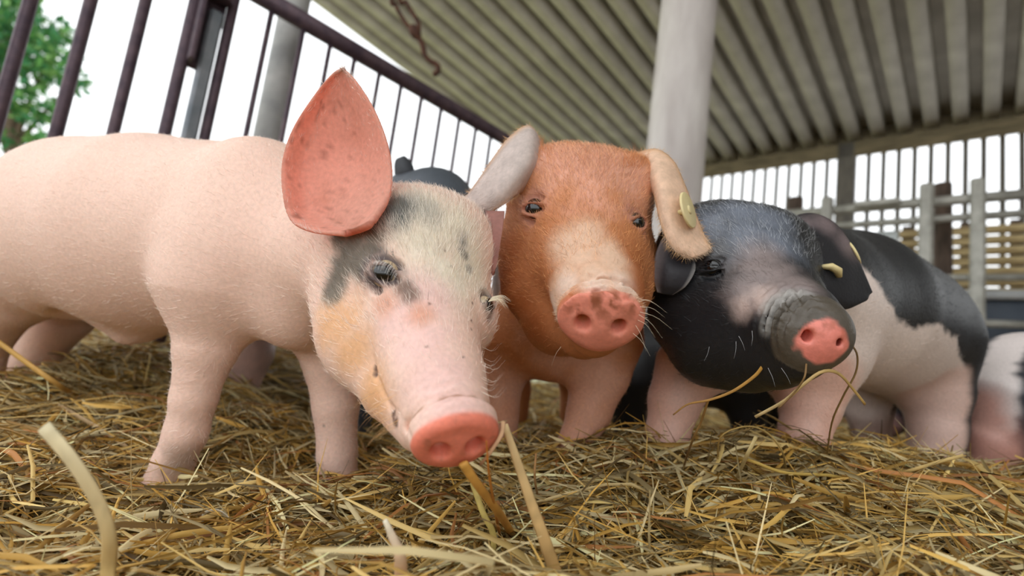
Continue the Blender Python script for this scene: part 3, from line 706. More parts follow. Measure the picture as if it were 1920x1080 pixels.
    Q1 = [(655, 436, 0.435), (625, 424, 0.460), (590, 395, 0.477), (578, 350, 0.485), (580, 295, 0.490), (594, 238, 0.490), (615, 180, 0.485), (632, 142, 0.479), (642, 129, 0.473)]
    M_ = [(672, 432, .428), (672, 414, .436), (665, 378, .458), (658, 335, .478), (655, 285, .492), (652, 232, .49), (648, 180, .485), (646, 143, .478), (643, 129, .473)]
    Q3 = [(695, 420, .422), (708, 396, .432), (711, 360, .448), (707, 320, .461), (698, 272, .470), (686, 225, .472), (670, 180, .473), (655, 145, .473), (644, 129, .473)]
    R_ = [(705, 405, 0.433), (730, 372, 0.439), (735, 335, 0.445), (731, 292, 0.450), (719, 247, 0.455), (700, 203, 0.460), (679, 168, 0.465), (660, 143, 0.470), (645, 130, 0.473)]
    eo, G, En = loft_ear(root, [L_, Q1, M_, Q3, R_], M['ear'], earcol, nu=48, nv=30)
    def far(P, uu, ss, side):
        C2 = np.broadcast_to(lin((104, 96, 94)), (len(P), 3)).copy(); nz = (fbm(P, 90, 3, 6)-.5)*.3
        C2 += (lin((204, 150, 138))-C2)*np.clip((uu+nz-.45)/.15, 0, 1)[:, None]; return C2*(.85+nz[:, None])
    loft_ear(root, [[(872, 402, .53), (895, 395, .525), (920, 396, .52), (946, 396, .52)], [(885, 430, .525), (905, 428, .51), (925, 430, .505), (942, 432, .505)], [(900, 470, .525), (912, 480, .505), (922, 490, .50), (930, 500, .50)], [(905, 490, .53), (912, 505, .51), (918, 512, .505), (924, 516, .50)]], M['ear'], far)
    # hair
    sn = c; dens = np.where(np.linalg.norm(V-W(780, 450, .5), axis=1) < .12, 3.0, 1.0); L = (V-c)@ax.T; dens = dens*np.clip(-(L[:, 2]+.02)/.05, 0.0, 1)
    top = np.linalg.norm(V-hh(810, 380), axis=1) < .06; dens = dens+top*5
    P, Nn, ti = sample(V, Q, N, dens, 62000, g)
    d = np.linalg.norm(P-W(780, 450, .5), axis=1); head = np.clip(1.4-d/.12, 0, 1)
    cc = C_[ti]*.5+lin((250, 240, 226))*.55*g.uniform(.6, 1.15, (len(P), 1))
    dark = C_[ti].sum(1) < .55; cc[dark] = C_[ti][dark]*.9+.12*g.random((dark.sum(), 1))
    H1 = hair_ribbons(P, Nn, P-sn, g.uniform(.007, .016, len(P))*(.8+.3*head), np.full(len(P), .00034), np.clip(cc, 0, 1), g, 3, .22, .14)
    # ear fringe and lashes
    lo_ = []
    for k in range(160):
        i_ = int(g.integers(4, 46)); e0 = G[i_, 0 if g.random() < .65 else -1]; out = unit(G[i_, 0]-G[i_, 8]) if e0 is G[i_, 0] else unit(e0-G[i_, -8])
        e0 = np.array(e0); dd = unit(out*.6+unit(G[-1, 15]-G[0, 15])*.9+g.normal(0, .25, 3)); l_ = g.uniform(.004, .010); lo_.append(([e0, e0+dd*l_*.5, e0+dd*l_+Z*.001], .0002, (240, 226, 214)))
    ce, re, gz, r, up, ne = p.eyes[0]
    for k in range(46):
        a_ = g.uniform(-.9, .9); b0 = ce+ne*re*1.15*math.cos(a_*.7)+r*re*1.1*math.sin(a_)+up*re*.75*math.cos(a_); l_ = g.uniform(.006, .011)
        lo_.append(([b0, b0+ne*l_*.6-up*l_*.25, b0+ne*l_*.8-up*l_*.8+r*l_*.1], .00022, (226, 222, 216)))
    ce, re, gz, r, up, ne = p.eyes[1]
    for k in range(50):
        a_ = g.uniform(-1, 1); b0 = ce+ne*re*.9+r*re*a_*.7+up*re*.6; l_ = g.uniform(.008, .018)
        lo_.append(([b0, b0+Rv*l_*.6+up*l_*.1+Rv*0, b0+Rv*l_-Uv*l_*g.uniform(.1, .5)-Fv*.004], .00022, (240, 226, 196)))
    for u, v in [(740, 740), (725, 760), (735, 780), (712, 735), (750, 790), (720, 720), (745, 800), (730, 748)]*3:
        b0 = hh(u+g.uniform(-6, 6), v+g.uniform(-6, 6)); l_ = g.uniform(.012, .028); lo_.append(([b0, b0-Rv*l_*.5-Uv*l_*.25-Fv*l_*.2, b0-Rv*l_*.8-Uv*l_*.6-Fv*l_*.25], .00022, (226, 176, 120)))
    for k in range(14):
        b0 = hh(905+g.uniform(-6, 4), 690+g.uniform(-40, 50)); l_ = g.uniform(.010, .020); lo_.append(([b0, b0+Rv*l_*.5-Uv*l_*.2, b0+Rv*l_*.9+Uv*l_*.2], .0002, (240, 226, 210)))
    Vv, Fc, Cc = join([H1, ear_hair(G, En, 1500, (.004, .008), (248, 226, 212), g)]+long_hairs(lo_)); o = obj_np('hair', Vv, Fc, M['hair'], root, Cc); tag(o, 'short pale bristles', kind='stuff')
    fw = Rv*.6-Fv*.5
    hooves(root, [(W(303, 940, .595), fw), (W(634, 940, .65), fw), (W(-40, 795, .83), fw), (W(25, 738, .98), fw)])
    return root

# ================================================================== pig 2: ginger pig, folded ears
def pig_ginger():
    root = empty('piglet', np.array([*W(1060, 850, .8)[:2], .09]))
    tag(root, 'ginger piglet with folded ears and a tag, facing out between two others', 'pig', 'piglets in the straw pen')
    g = np.random.default_rng(202); p = Pig('ginger')
    p.chain([(1085, 505, .72, 132), (1050, 520, .92, 122), (1030, 530, 1.10, 108)], .03)
    p.chain([(1085, 470, .64, 128), (1085, 505, .72, 132)], .03); p.ball((1040, 610, .70, 105), .04)
    p.chain([(1140, 640, .68, 66), (1128, 700, .67, 52), (1105, 770, .66, 41), (1085, 825, .655, 35), (1072, 865, .65, 35), (1068, 900, .65, 36)], .03)
    p.chain([(950, 640, .72, 62), (940, 700, .72, 44), (935, 780, .715, 36), (935, 850, .71, 34), (935, 880, .71, 34)], .03)
    for u in (965, 1075): p.chain([(u, 600, 1.08, 62), (u-5, 680, 1.10, 36), (u+3, 730, 1.12, 27), (u, 775, 1.12, 26)], .03)
    # head
    p.chain([(1083, 402, .585, 122), (1103, 480, .535, 104), (1120, 550, .478, 84), (1126, 578, .458, 77)], .025)
    p.ball((1040, 355, .595, 72), .03); p.ball((1148, 360, .59, 68), .03); p.ball((1010, 368, .57, 30), .025); p.ball((1180, 385, .56, 26), .025)
    p.chain([(985, 470, .585, 50), (990, 540, .57, 52)], .04); p.chain([(1188, 480, .57, 32), (1180, 550, .55, 38)], .04)
    p.chain([(1060, 590, .56, 84), (1095, 625, .50, 46), (1112, 636, .47, 32)], .02)
    p.ball((985, 330, .585, 34), .03); p.ball((1200, 335, .58, 28), .03)
    n = .80*toC(1127, 600) - .58*Uv + .05*Rv
    snout(p, (1126, 600, .432), n, -5, .0365, .0275, .011, .006, .40, (.0062, .0072, .012))
    for u, v in ((1125, 535), (1070, 560), (1175, 550)): hp, _ = p.hit(u, v); p.wrinkle(hp, unit(n), .0078, .0026, .015)
    eye_build(p, 1000, 392, .0118, unit(toC(1000, 393)-.2*Rv-.1*Uv), -4, .48, .40, 1.1, .6)
    eye_build(p, 1197, 418, .0112, unit(.75*toC(1196, 420)+.5*Rv-.1*Uv), 8, .50, .45, 1.1, .6)
    hh = lambda u, v: p.hit(u, v)[0]; c, ax, R1, R2 = p.sn
    def colf(V, N):
        C_ = paint(V, (186, 118, 74), [(np.array([hh(1040, 290), hh(1100, 285), hh(1150, 300), hh(1100, 320), hh(1170, 325), hh(1060, 320), hh(1120, 350)]), .034, .7, (222, 164, 140), .9),
             (np.array([hh(1000, 345), hh(1060, 360), hh(1150, 370)]), .012, .8, (196, 126, 78), .6),
             (np.array([hh(1100, 440), hh(1130, 470), hh(1090, 480), hh(1060, 460), hh(1150, 490), hh(1110, 510), hh(1060, 520), hh(1165, 520), hh(1040, 560)]), .020, .7, (220, 186, 160), .85),
             (np.array([hh(1060, 540), hh(1115, 530), hh(1170, 535), hh(1040, 580)]), .014, .6, (224, 196, 178), .9),
             (np.array([hh(955, 470), hh(950, 520), hh(970, 570), hh(1000, 610), hh(1200, 500), hh(1205, 540)]), .020, .7, (166, 92, 46), .8),
             (np.array([p.eyes[0][0], p.eyes[1][0]]), .020, .4, (178, 122, 104), .85),
                          (np.array([W(1120, 720, .66), W(1090, 790, .65), W(1070, 850, .65), W(940, 720, .72), W(935, 820, .71), W(1060, 640, .62)]), .05, .6, (206, 158, 136), .8)])
        L = (V-c)@ax.T; f = np.clip((L[:, 2]+.006)/.004, 0, 1)*(((L[:, 0]/R1)**2+(L[:, 1]/R2)**2) < 1.25)
        C_ += (lin((222, 138, 116))-C_)*f[:, None]
        mud = np.clip((fbm(V, 130, 3, 4)-.50)*7, 0, 1)*f*np.clip(.35+L[:, 1]/R2*.9-np.abs(L[:, 0])/R1*.3, .12, 1); C_ += (lin((140, 78, 48))-C_)*(mud*.85)[:, None]
        return C_
    V, Q, N, C_ = finish(root, p, boxw([(930, 270, .58), (1230, 670, .43), (1120, 600, .42)], .008), colf, M['coat'], .0019)
    add_eyes(root, p, (30, 18, 14), (60, 40, 32), .55)
    # ears
    def ec(grey, pink, flip=True):
        def f(P, uu, ss, side):
            C2 = paint(P, grey, [], 0); nz = fbm(P, 120, 3, 5)[:, None]; C2 = C2*(.75+.5*nz)
            e_ = np.clip((np.abs(ss-.5)-.36)/.14, 0, 1); C2 += (lin((206, 158, 112))-C2)*(e_*.8)[:, None]
            C2 = np.where(side[:, None] < .5 if flip else side[:, None] > .5, C2, lin(pink)*(.8+.4*nz)); b = np.clip(.24-uu, 0, 1)*4; C2 += (lin((160, 92, 54))-C2)*np.clip(b, 0, 1)[:, None]; return C2
        return f
    # image-left ear: rises, folds over and hangs to a point beside the grey-patched head
    A1 = [(1012, 300, .60), (1010, 262, .592), (990, 236, .58), (955, 258, .562), (925, 296, .55), (895, 340, .54), (860, 388, .535)]
    A2 = [(1000, 322, .595), (1008, 285, .572), (995, 262, .555), (965, 285, .542), (932, 322, .534), (900, 360, .532), (861, 390, .534)]
    A3 = [(985, 350, .59), (1002, 322, .562), (994, 308, .538), (970, 326, .526), (940, 356, .522), (906, 382, .526), (863, 394, .533)]
    A4 = [(962, 392, .585), (974, 374, .562), (974, 362, .542), (962, 370, .530), (938, 388, .526), (908, 402, .529), (866, 400, .533)]
    e1, G1, EN1 = loft_ear(root, [A4, A3, A2, A1], M['eardark'], ec((196, 180, 172), (140, 96, 76)), .0020, 44, 26)
    B1 = [(1175, 300, .60), (1200, 286, .592), (1232, 281, .582), (1262, 302, .566), (1283, 345, .55), (1303, 398, .538), (1320, 440, .528), (1333, 466, .522)]
    B2 = [(1190, 325, .595), (1208, 310, .576), (1232, 306, .558), (1255, 330, .543), (1272, 375, .53), (1288, 425, .522), (1303, 460, .518), (1320, 476, .518)]
    B3 = [(1200, 355, .592), (1212, 340, .566), (1229, 335, .546), (1242, 358, .53), (1254, 400, .52), (1268, 442, .514), (1284, 468, .512), (1303, 482, .514)]
    B4 = [(1208, 392, .59), (1216, 372, .568), (1225, 362, .55), (1230, 378, .534), (1236, 412, .524), (1248, 446, .517), (1264, 468, .514), (1288, 484, .514)]
    e2, G2, EN2 = loft_ear(root, [B1, B2, B3, B4], M['eardark'], ec((222, 186, 158), (120, 74, 54)), .0020, 44, 26)
    # ear tag: a disc and its stud
    tc = W(1290, 394, .516); tn = unit(Rv*.80-Fv*.62+Uv*.22)
    rr_ = unit(np.cross(Uv+Rv*-.25, tn)); uu_ = np.cross(tn, rr_)
    V2, F2 = tube_np([tc-tn*.0014, tc-tn*.001, tc+tn*.001, tc+tn*.0014], [.0178, .0188, .0188, .0178], 28, 1.0, uu_)
    V2 = np.array(V2); t_ = link('ear_tag', quads_to_mesh('ear_tag', V2-world_loc(root), F2), M['tagy'], root); t_['label'] = 'round cream ear tag'
    st, sf = tube_np([tc-tn*.010, tc-tn*.006, tc+tn*.002, tc+tn*.0028], [.003, .003, .0048, .003], 10, 1, uu_); so_ = link('stud', quads_to_mesh('stud', st-world_loc(root), sf), M['tagy'], t_)
    # hair
    L = (V-c)@ax.T; dens = np.where(np.linalg.norm(V-W(1090, 390, .56), axis=1) < .12, 3.0, .7)*np.clip(-(L[:, 2]+.012)/.05, 0, 1)
    top = np.exp(-((V-W(1095, 310, .55))**2).sum(1)/.06**2); dens = dens+top*5*(L[:, 2] < -.05)
    P, Nn, ti = sample(V, Q, N, dens, 52000, g); tp = np.exp(-((P-W(1095, 300, .57))**2).sum(1)/.055**2)
    cc = C_[ti]*.7+lin((232, 172, 110))*.4*g.uniform(.1, 1.4, (len(P), 1))
    H1 = hair_ribbons(P, Nn, P-c, g.uniform(.007, .015, len(P))*(.8+.6*tp), np.full(len(P), .00036), np.clip(cc, 0, 1), g, 3, .22, .14, .45)
    lo_ = []
    for G, cnt in ((G1, 420), (G2, 420)):
        for k in range(cnt):
            i_ = int(g.integers(6, 43)); jj, kk = ((0, 6) if g.random() < .5 else (-1, -7)); e0 = G[i_, jj]; out = unit(G[i_, jj]-G[i_, kk]); dd = unit(out+.8*unit(G[i_, 12]-G[i_-3, 12])+g.normal(0, .35, 3)); l_ = g.uniform(.003, .009)
            lo_.append(([e0, e0+dd*l_*.5, e0+dd*l_], .00022, (216, 172, 120)))
    for (u, v) in [(1005, 255), (1020, 265), (1180, 285), (1195, 282)]*55:
        b0, nn = p.hit(u+g.uniform(-18, 18), v+g.uniform(10, 34)); l_ = g.uniform(.008, .02); dd = unit(nn*.5+Uv*.8+Fv*.3+g.normal(0, .35, 3)); lo_.append(([b0, b0+dd*l_*.5, b0+dd*l_+Fv*l_*.2], .00022, (206, 128, 72)))
    for u, v, du, dv in [(1205, 560, 50, 25), (1208, 575, 42, 18), (1206, 590, 40, 40), (1204, 600, 30, 30), (1200, 610, 18, 45), (1195, 625, 30, 40), (1206, 566, 30, 5), (1060, 650, -20, 40), (1208, 585, 55, 30)]:
        b0 = hh(u-8, v); e0 = b0+(Rv*du-Uv*dv)*.46/FPX; lo_.append(([b0, (b0+e0)/2+Uv*.003, e0], .0003, (240, 226, 200)))
    for k in range(330):                                                      # pale fringe round the snout disc
        a_ = g.uniform(0, 2*math.pi); b0 = c+ax[0]*R1*1.0*math.cos(a_)+ax[1]*R2*1.0*math.sin(a_)-ax[2]*g.uniform(.006, .016); out = ax[0]*math.cos(a_)+ax[1]*math.sin(a_); l_ = g.uniform(.002, .005)
        lo_.append(([b0, b0+out*l_*.6+ax[2]*l_*.3, b0+out*l_+ax[2]*l_*.2], .0002, (240, 214, 184)))
    Vv, Fc, Cc = join([H1, ear_hair(G1, EN1, 5000, (.004, .009), (224, 206, 196), g), ear_hair(G2, EN2, 5000, (.004, .009), (236, 204, 172), g)]+long_hairs(lo_)); o = obj_np('hair', Vv, Fc, M['hair'], root, Cc); tag(o, 'rough ginger bristles', kind='stuff')
    fw = -Fv
    hooves(root, [(W(1068, 896, .65), fw), (W(935, 876, .71), fw), (W(965, 772, 1.12), fw), (W(1075, 772, 1.12), fw)])

# ================================================================== pig 3: black pig with a pale saddle
def pig_black():
    root = empty('piglet', np.array([*W(1500, 850, .75)[:2], .12]))
    tag(root, 'black-faced piglet with a pale shoulder saddle and straw at its mouth', 'pig', 'piglets in the straw pen')
    g = np.random.default_rng(303); p = Pig('black')
    p.chain([(1480, 560, .72, 140), (1580, 575, .81, 142), (1665, 612, .93, 128)], .03)
    p.chain([(1400, 530, .62, 136), (1480, 560, .72, 140)], .03)
    p.chain([(1290, 690, .66, 62), (1265, 750, .65, 47), (1250, 820, .64, 39), (1244, 860, .635, 39), (1243, 910, .635, 38)], .035)
    p.chain([(1530, 680, .68, 72), (1520, 760, .665, 50), (1505, 820, .655, 43), (1500, 870, .65, 42), (1500, 910, .65, 40)], .035)
    p.chain([(1730, 650, .92, 86), (1750, 730, .90, 60), (1757, 800, .89, 46), (1752, 860, .885, 42), (1750, 920, .885, 42)], .04)
    p.chain([(1640, 690, 1.02, 60), (1628, 770, 1.02, 38), (1635, 830, 1.02, 30), (1635, 870, 1.02, 30)], .03)
    p.ball((1400, 640, .64, 90), .04); p.ball((1500, 650, .70, 90), .04)
    # head
    p.chain([(1372, 515, .585, 134), (1425, 575, .53, 110), (1485, 608, .478, 84), (1518, 624, .456, 70)], .025)
    p.ball((1320, 470, .60, 80), .03); p.ball((1428, 480, .61, 72), .03)
    p.chain([(1305, 590, .585, 88), (1340, 640, .56, 84), (1400, 655, .53, 74)], .03); p.chain([(1400, 655, .53, 72), (1460, 675, .485, 50), (1490, 682, .463, 34)], .02)
    n = .86*toC(1530, 628) + .42*Rv - .18*Uv
    snout(p, (1528, 628, .44), n, -10, .0295, .0262, .011, .006, .40, (.0046, .0058, .012))
    for u, v, l_ in ((1470, 570, .007), (1450, 600, .007), (1500, 560, .007)): hp, _ = p.hit(u, v); p.wrinkle(hp, unit(n), l_, .0028, .017)
    eye_build(p, 1336, 502, .0105, unit(toC(1338, 502)-.1*Rv-.1*Uv), 12, .13, .16, 1.0, .72)
    hh = lambda u, v: p.hit(u, v)[0]; c, ax, R1, R2 = p.sn
    def colf(V, N):
        bl_ = np.array([hh(u, v) for u, v in ((1600, 482), (1625, 500), (1650, 535), (1680, 585), (1710, 615), (1760, 600), (1795, 630), (1812, 690))])
        xb = np.r_[-9, bl_[:, 0], bl_[-1, 0]+.015, 9]; zb = np.r_[bl_[0, 2]+.03, bl_[:, 2], .1, .1]; od = np.argsort(xb)
        wv = np.clip((np.interp(V[:, 0], xb[od], zb[od])-V[:, 2]+(fbm(V, 60, 3, 2)-.5)*.02)/.008, 0, 1)
        C_ = np.broadcast_to(lin((36, 37, 40)), (len(V), 3)).copy(); C_ += (lin((228, 210, 200))-C_)*wv[:, None]
        C0 = C_
        C_ = paint(V, (36, 37, 40), [
             (np.array([W(1745, 720, .86), W(1755, 760, .85), W(1755, 820, .85), W(1750, 900, .85)]), .055, .2, (222, 190, 178), 1),
             (np.array([W(1270, 720, .63), W(1258, 770, .62), W(1250, 850, .62), W(1520, 720, .64), W(1510, 790, .64), W(1500, 870, .64)]), .055, .3, (222, 178, 160), 1),
             (np.array([W(1640, 800, 1.02), W(1640, 850, 1.02)]), .05, .3, (190, 160, 150), 1)], .10, C0=C0)
        # head: black cheeks, grey brow, pinkish nose bridge
        hd = paint(V, (30, 31, 34), [(np.array([hh(1330, 420), hh(1390, 400), hh(1440, 410), hh(1400, 440), hh(1460, 450)]), .026, .8, (112, 118, 130), .9),
             (np.array([hh(1430, 480), hh(1450, 510), hh(1470, 540), hh(1420, 500), hh(1400, 540), hh(1490, 530)]), .020, .8, (150, 134, 130), .7),
             (np.array([hh(1395, 575), hh(1425, 560)]), .012, .8, (196, 172, 162), .8), (np.array([hh(1455, 575), hh(1480, 562), hh(1448, 605), hh(1505, 560)]), .012, .6, (156, 152, 146), .85),
             (np.array([hh(1345, 470)]), .012, .8, (84, 82, 82), .6)], .5)
        f_ = np.clip((.60+.03-((V-CAM)@Fv))/.03, 0, 1)*np.clip((.018+.335-((V-CAM)@Rv))/.02, 0, 1)*np.clip(((V-CAM)@Uv+.117)/.012, 0, 1); C_ += (hd-C_)*f_[:, None]
        L = (V-c)@ax.T; q = np.sqrt((L[:, 0]/R1)**2+(L[:, 1]/R2)**2); f = np.clip((L[:, 2]+.012)/.004, 0, 1)*(q < 1.3)
        C_ += (lin((84, 76, 66))-C_)*f[:, None]
        pk = f*np.clip((.78-np.sqrt((L[:, 0]/R1)**2+((L[:, 1]/R2+.12)*1.05)**2)+(vnoise(V, 140, 3)-.5)*.25)*10, 0, 1); C_ += (lin((226, 132, 116))-C_)*pk[:, None]
        mud = np.clip((fbm(V, 140, 3, 4)-.5)*7, 0, 1)*pk*np.clip(L[:, 1]/R2+.2, 0, 1); C_ += (lin((156, 78, 46))-C_)*(mud*.8)[:, None]
        return C_
    V, Q, N, C_ = finish(root, p, boxw([(1220, 380, .60), (1590, 730, .44), (1530, 630, .43)], .006), colf, M['coatdark'], .0020)
    add_eyes(root, p, (20, 16, 14), (50, 40, 36), .5)
    def ec(P, uu, ss, side):
        C2 = paint(P, (34, 33, 36), [(np.array([W(1500, 405, .58), W(1550, 418, .58), W(1590, 455, .575)]), .016, .9, (128, 112, 112), .8)], .4); return C2
    E1 = [(1478, 425, .615), (1495, 405, .605), (1530, 402, .595), (1568, 422, .588), (1597, 462, .58), (1618, 508, .572), (1635, 548, .566)]
    E2 = [(1485, 450, .612), (1502, 432, .585), (1528, 436, .572), (1556, 460, .566), (1582, 500, .56), (1604, 535, .56), (1628, 553, .564)]
    E3 = [(1490, 485, .61), (1502, 475, .57), (1518, 492, .55), (1540, 522, .544), (1568, 552, .545), (1596, 565, .551), (1625, 560, .56)]
    E4 = [(1490, 520, .60), (1500, 520, .574), (1510, 540, .552), (1530, 562, .545), (1555, 576, .545), (1585, 580, .55), (1618, 566, .558)]
    loft_ear(root, [E1, E2, E3, E4], M['eardark'], ec, .0022, 40, 26)
    def ec2(P, uu, ss, side):
        C2 = paint(P, (52, 50, 54), [], .4); e_ = np.clip((np.abs(ss-.5)-.42)/.08, 0, 1); C2 += (lin((206, 202, 198))-C2)*(e_*.9)[:, None]; w = np.clip(1-ss*2.6, 0, 1); C2 += (lin((170, 162, 164))-C2)*(w*.8)[:, None]; return C2
    loft_ear(root, [[(1290, 430, .58), (1255, 432, .565), (1232, 470, .55), (1226, 515, .542), (1232, 548, .54)], [(1308, 455, .575), (1275, 465, .545), (1258, 500, .530), (1250, 530, .530), (1246, 550, .538)], [(1322, 480, .57), (1306, 488, .542), (1302, 510, .530), (1286, 536, .530), (1262, 552, .537)]], M['eardark'], ec2, .002, 30, 20)
    # yellow tag through the hanging ear
    tc = W(1600, 474, .585); tn = unit(Rv*.8-Fv*.35+Uv*.4); uu_ = unit(np.cross(tn, Fv))
    V2, F2 = tube_np([tc-tn*.0014, tc-tn*.001, tc+tn*.001, tc+tn*.0014], [.0135, .0145, .0145, .0135], 24, 1, uu_); t_ = link('ear_tag', quads_to_mesh('ear_tag', V2-world_loc(root), F2), M['tagy'], root); t_['label'] = 'round cream ear tag'
    tf = W(1556, 500, .5435); V2, F2 = tube_np([tf-Fv*-.002+Rv*-.009, tf-Fv*.002, tf-Fv*.002+Rv*.007-Uv*.004, tf+Rv*.010-Uv*.011], [.003, .0055, .0055, .003], 10, .7); o_ = link('stud', quads_to_mesh('stud', V2-world_loc(root), F2), M['tagy'], t_)
    L = (V-c)@ax.T; hm = np.linalg.norm(V-W(1390, 450, .56), axis=1); dens = np.where(hm < .10, 3.0, .8)*np.clip(-(L[:, 2]+.02)/.05, 0, 1)
    P, Nn, ti = sample(V, Q, N, dens, 34000, g)
    cc = C_[ti]*1.1+.04*g.random((len(P), 1))+np.where((np.linalg.norm(P-W(1400, 420, .56), axis=1) < .075)[:, None], .30*g.random((len(P), 1)), 0)
    H1 = hair_ribbons(P, Nn, P-c, g.uniform(.006, .014, len(P)), np.full(len(P), .00034), np.clip(cc, 0, 1), g, 3, .2, .12, .4)
    lo_ = []
    for u, v, du, dv in [(1380, 640, -10, 30), (1410, 620, -8, 25), (1385, 630, 5, 25), (1330, 650, -15, 25), (1440, 690, 5, 30), (1465, 690, 8, 25)]:
        b0 = hh(u, v); e0 = b0+(Rv*du-Uv*dv-Fv*14)*.5/FPX; lo_.append(([b0, (b0+e0)/2-Fv*.002, e0], .00028, (190, 190, 190)))
    Vv, Fc, Cc = join([H1]+long_hairs(lo_)); o = obj_np('hair', Vv, Fc, M['hair'], root, Cc); tag(o, 'short dark bristles', kind='stuff')
    fw = -Fv
    hooves(root, [(W(1243, 905, .635), fw), (W(1500, 905, .65), fw), (W(1750, 915, .885), fw), (W(1635, 866, 1.02), fw)])

# ================================================================== the pigs behind
def simple_pig(label, base, build, colf, mat, ears=(), feet=(), hf=.006, hc=.009, fine=None, eyes=None, earcol=(50, 52, 56)):
    root = empty('piglet', base); tag(root, label, 'pig', 'piglets in the straw pen')
    p = Pig('x'); build(p)
    V, Q, N, C_ = finish(root, p, fine or (base, base), lambda V, N: colf(V, p), mat, hf, hc)
    for rails in ears: loft_ear(root, rails, M['eardark'], lambda P, uu, ss, side: paint(P, earcol, [], .3), .0025, 20, 14)
    hooves(root, [(W(*f), -Fv) for f in feet])
    if eyes: add_eyes(root, p, (20, 16, 14), (50, 40, 36), .5)
    return root, V, Q, N, C_
def bd(p):
    p.chain([(690, 480, 1.02, 122), (560, 480, 1.08, 126), (450, 480, 1.14, 112)], .03)
    p.chain([(690, 470, 1.02, 118), (770, 420, .97, 92), (812, 402, .93, 82)], .03)
    p.chain([(812, 402, .93, 82), (860, 440, .89, 62), (890, 480, .85, 42)], .02)
    snout(p, (896, 490, .84), unit(.6*Rv-.5*Uv-.4*Fv), 0, .03, .027, .011)
    p.chain([(455, 600, 1.08, 66), (462, 660, 1.06, 48), (448, 720, 1.05, 36), (440, 755, 1.05, 32), (440, 790, 1.05, 30)], .03)
    p.chain([(660, 600, .99, 60), (665, 690, .98, 40), (665, 770, .98, 32), (665, 820, .98, 30)], .03)
    p.chain([(700, 600, 1.10, 55), (705, 690, 1.10, 36), (705, 770, 1.10, 28)], .03)
    p.chain([(400, 590, 1.2, 55), (398, 680, 1.2, 34), (398, 740, 1.2, 28)], .03)
def cd_(V, p): return paint(V, (70, 76, 84), [(np.array([W(455, 650, 1.05), W(445, 730, 1.05), W(440, 780, 1.05), W(398, 700, 1.2)]), .075, .4, (214, 178, 166), 1)], .2)
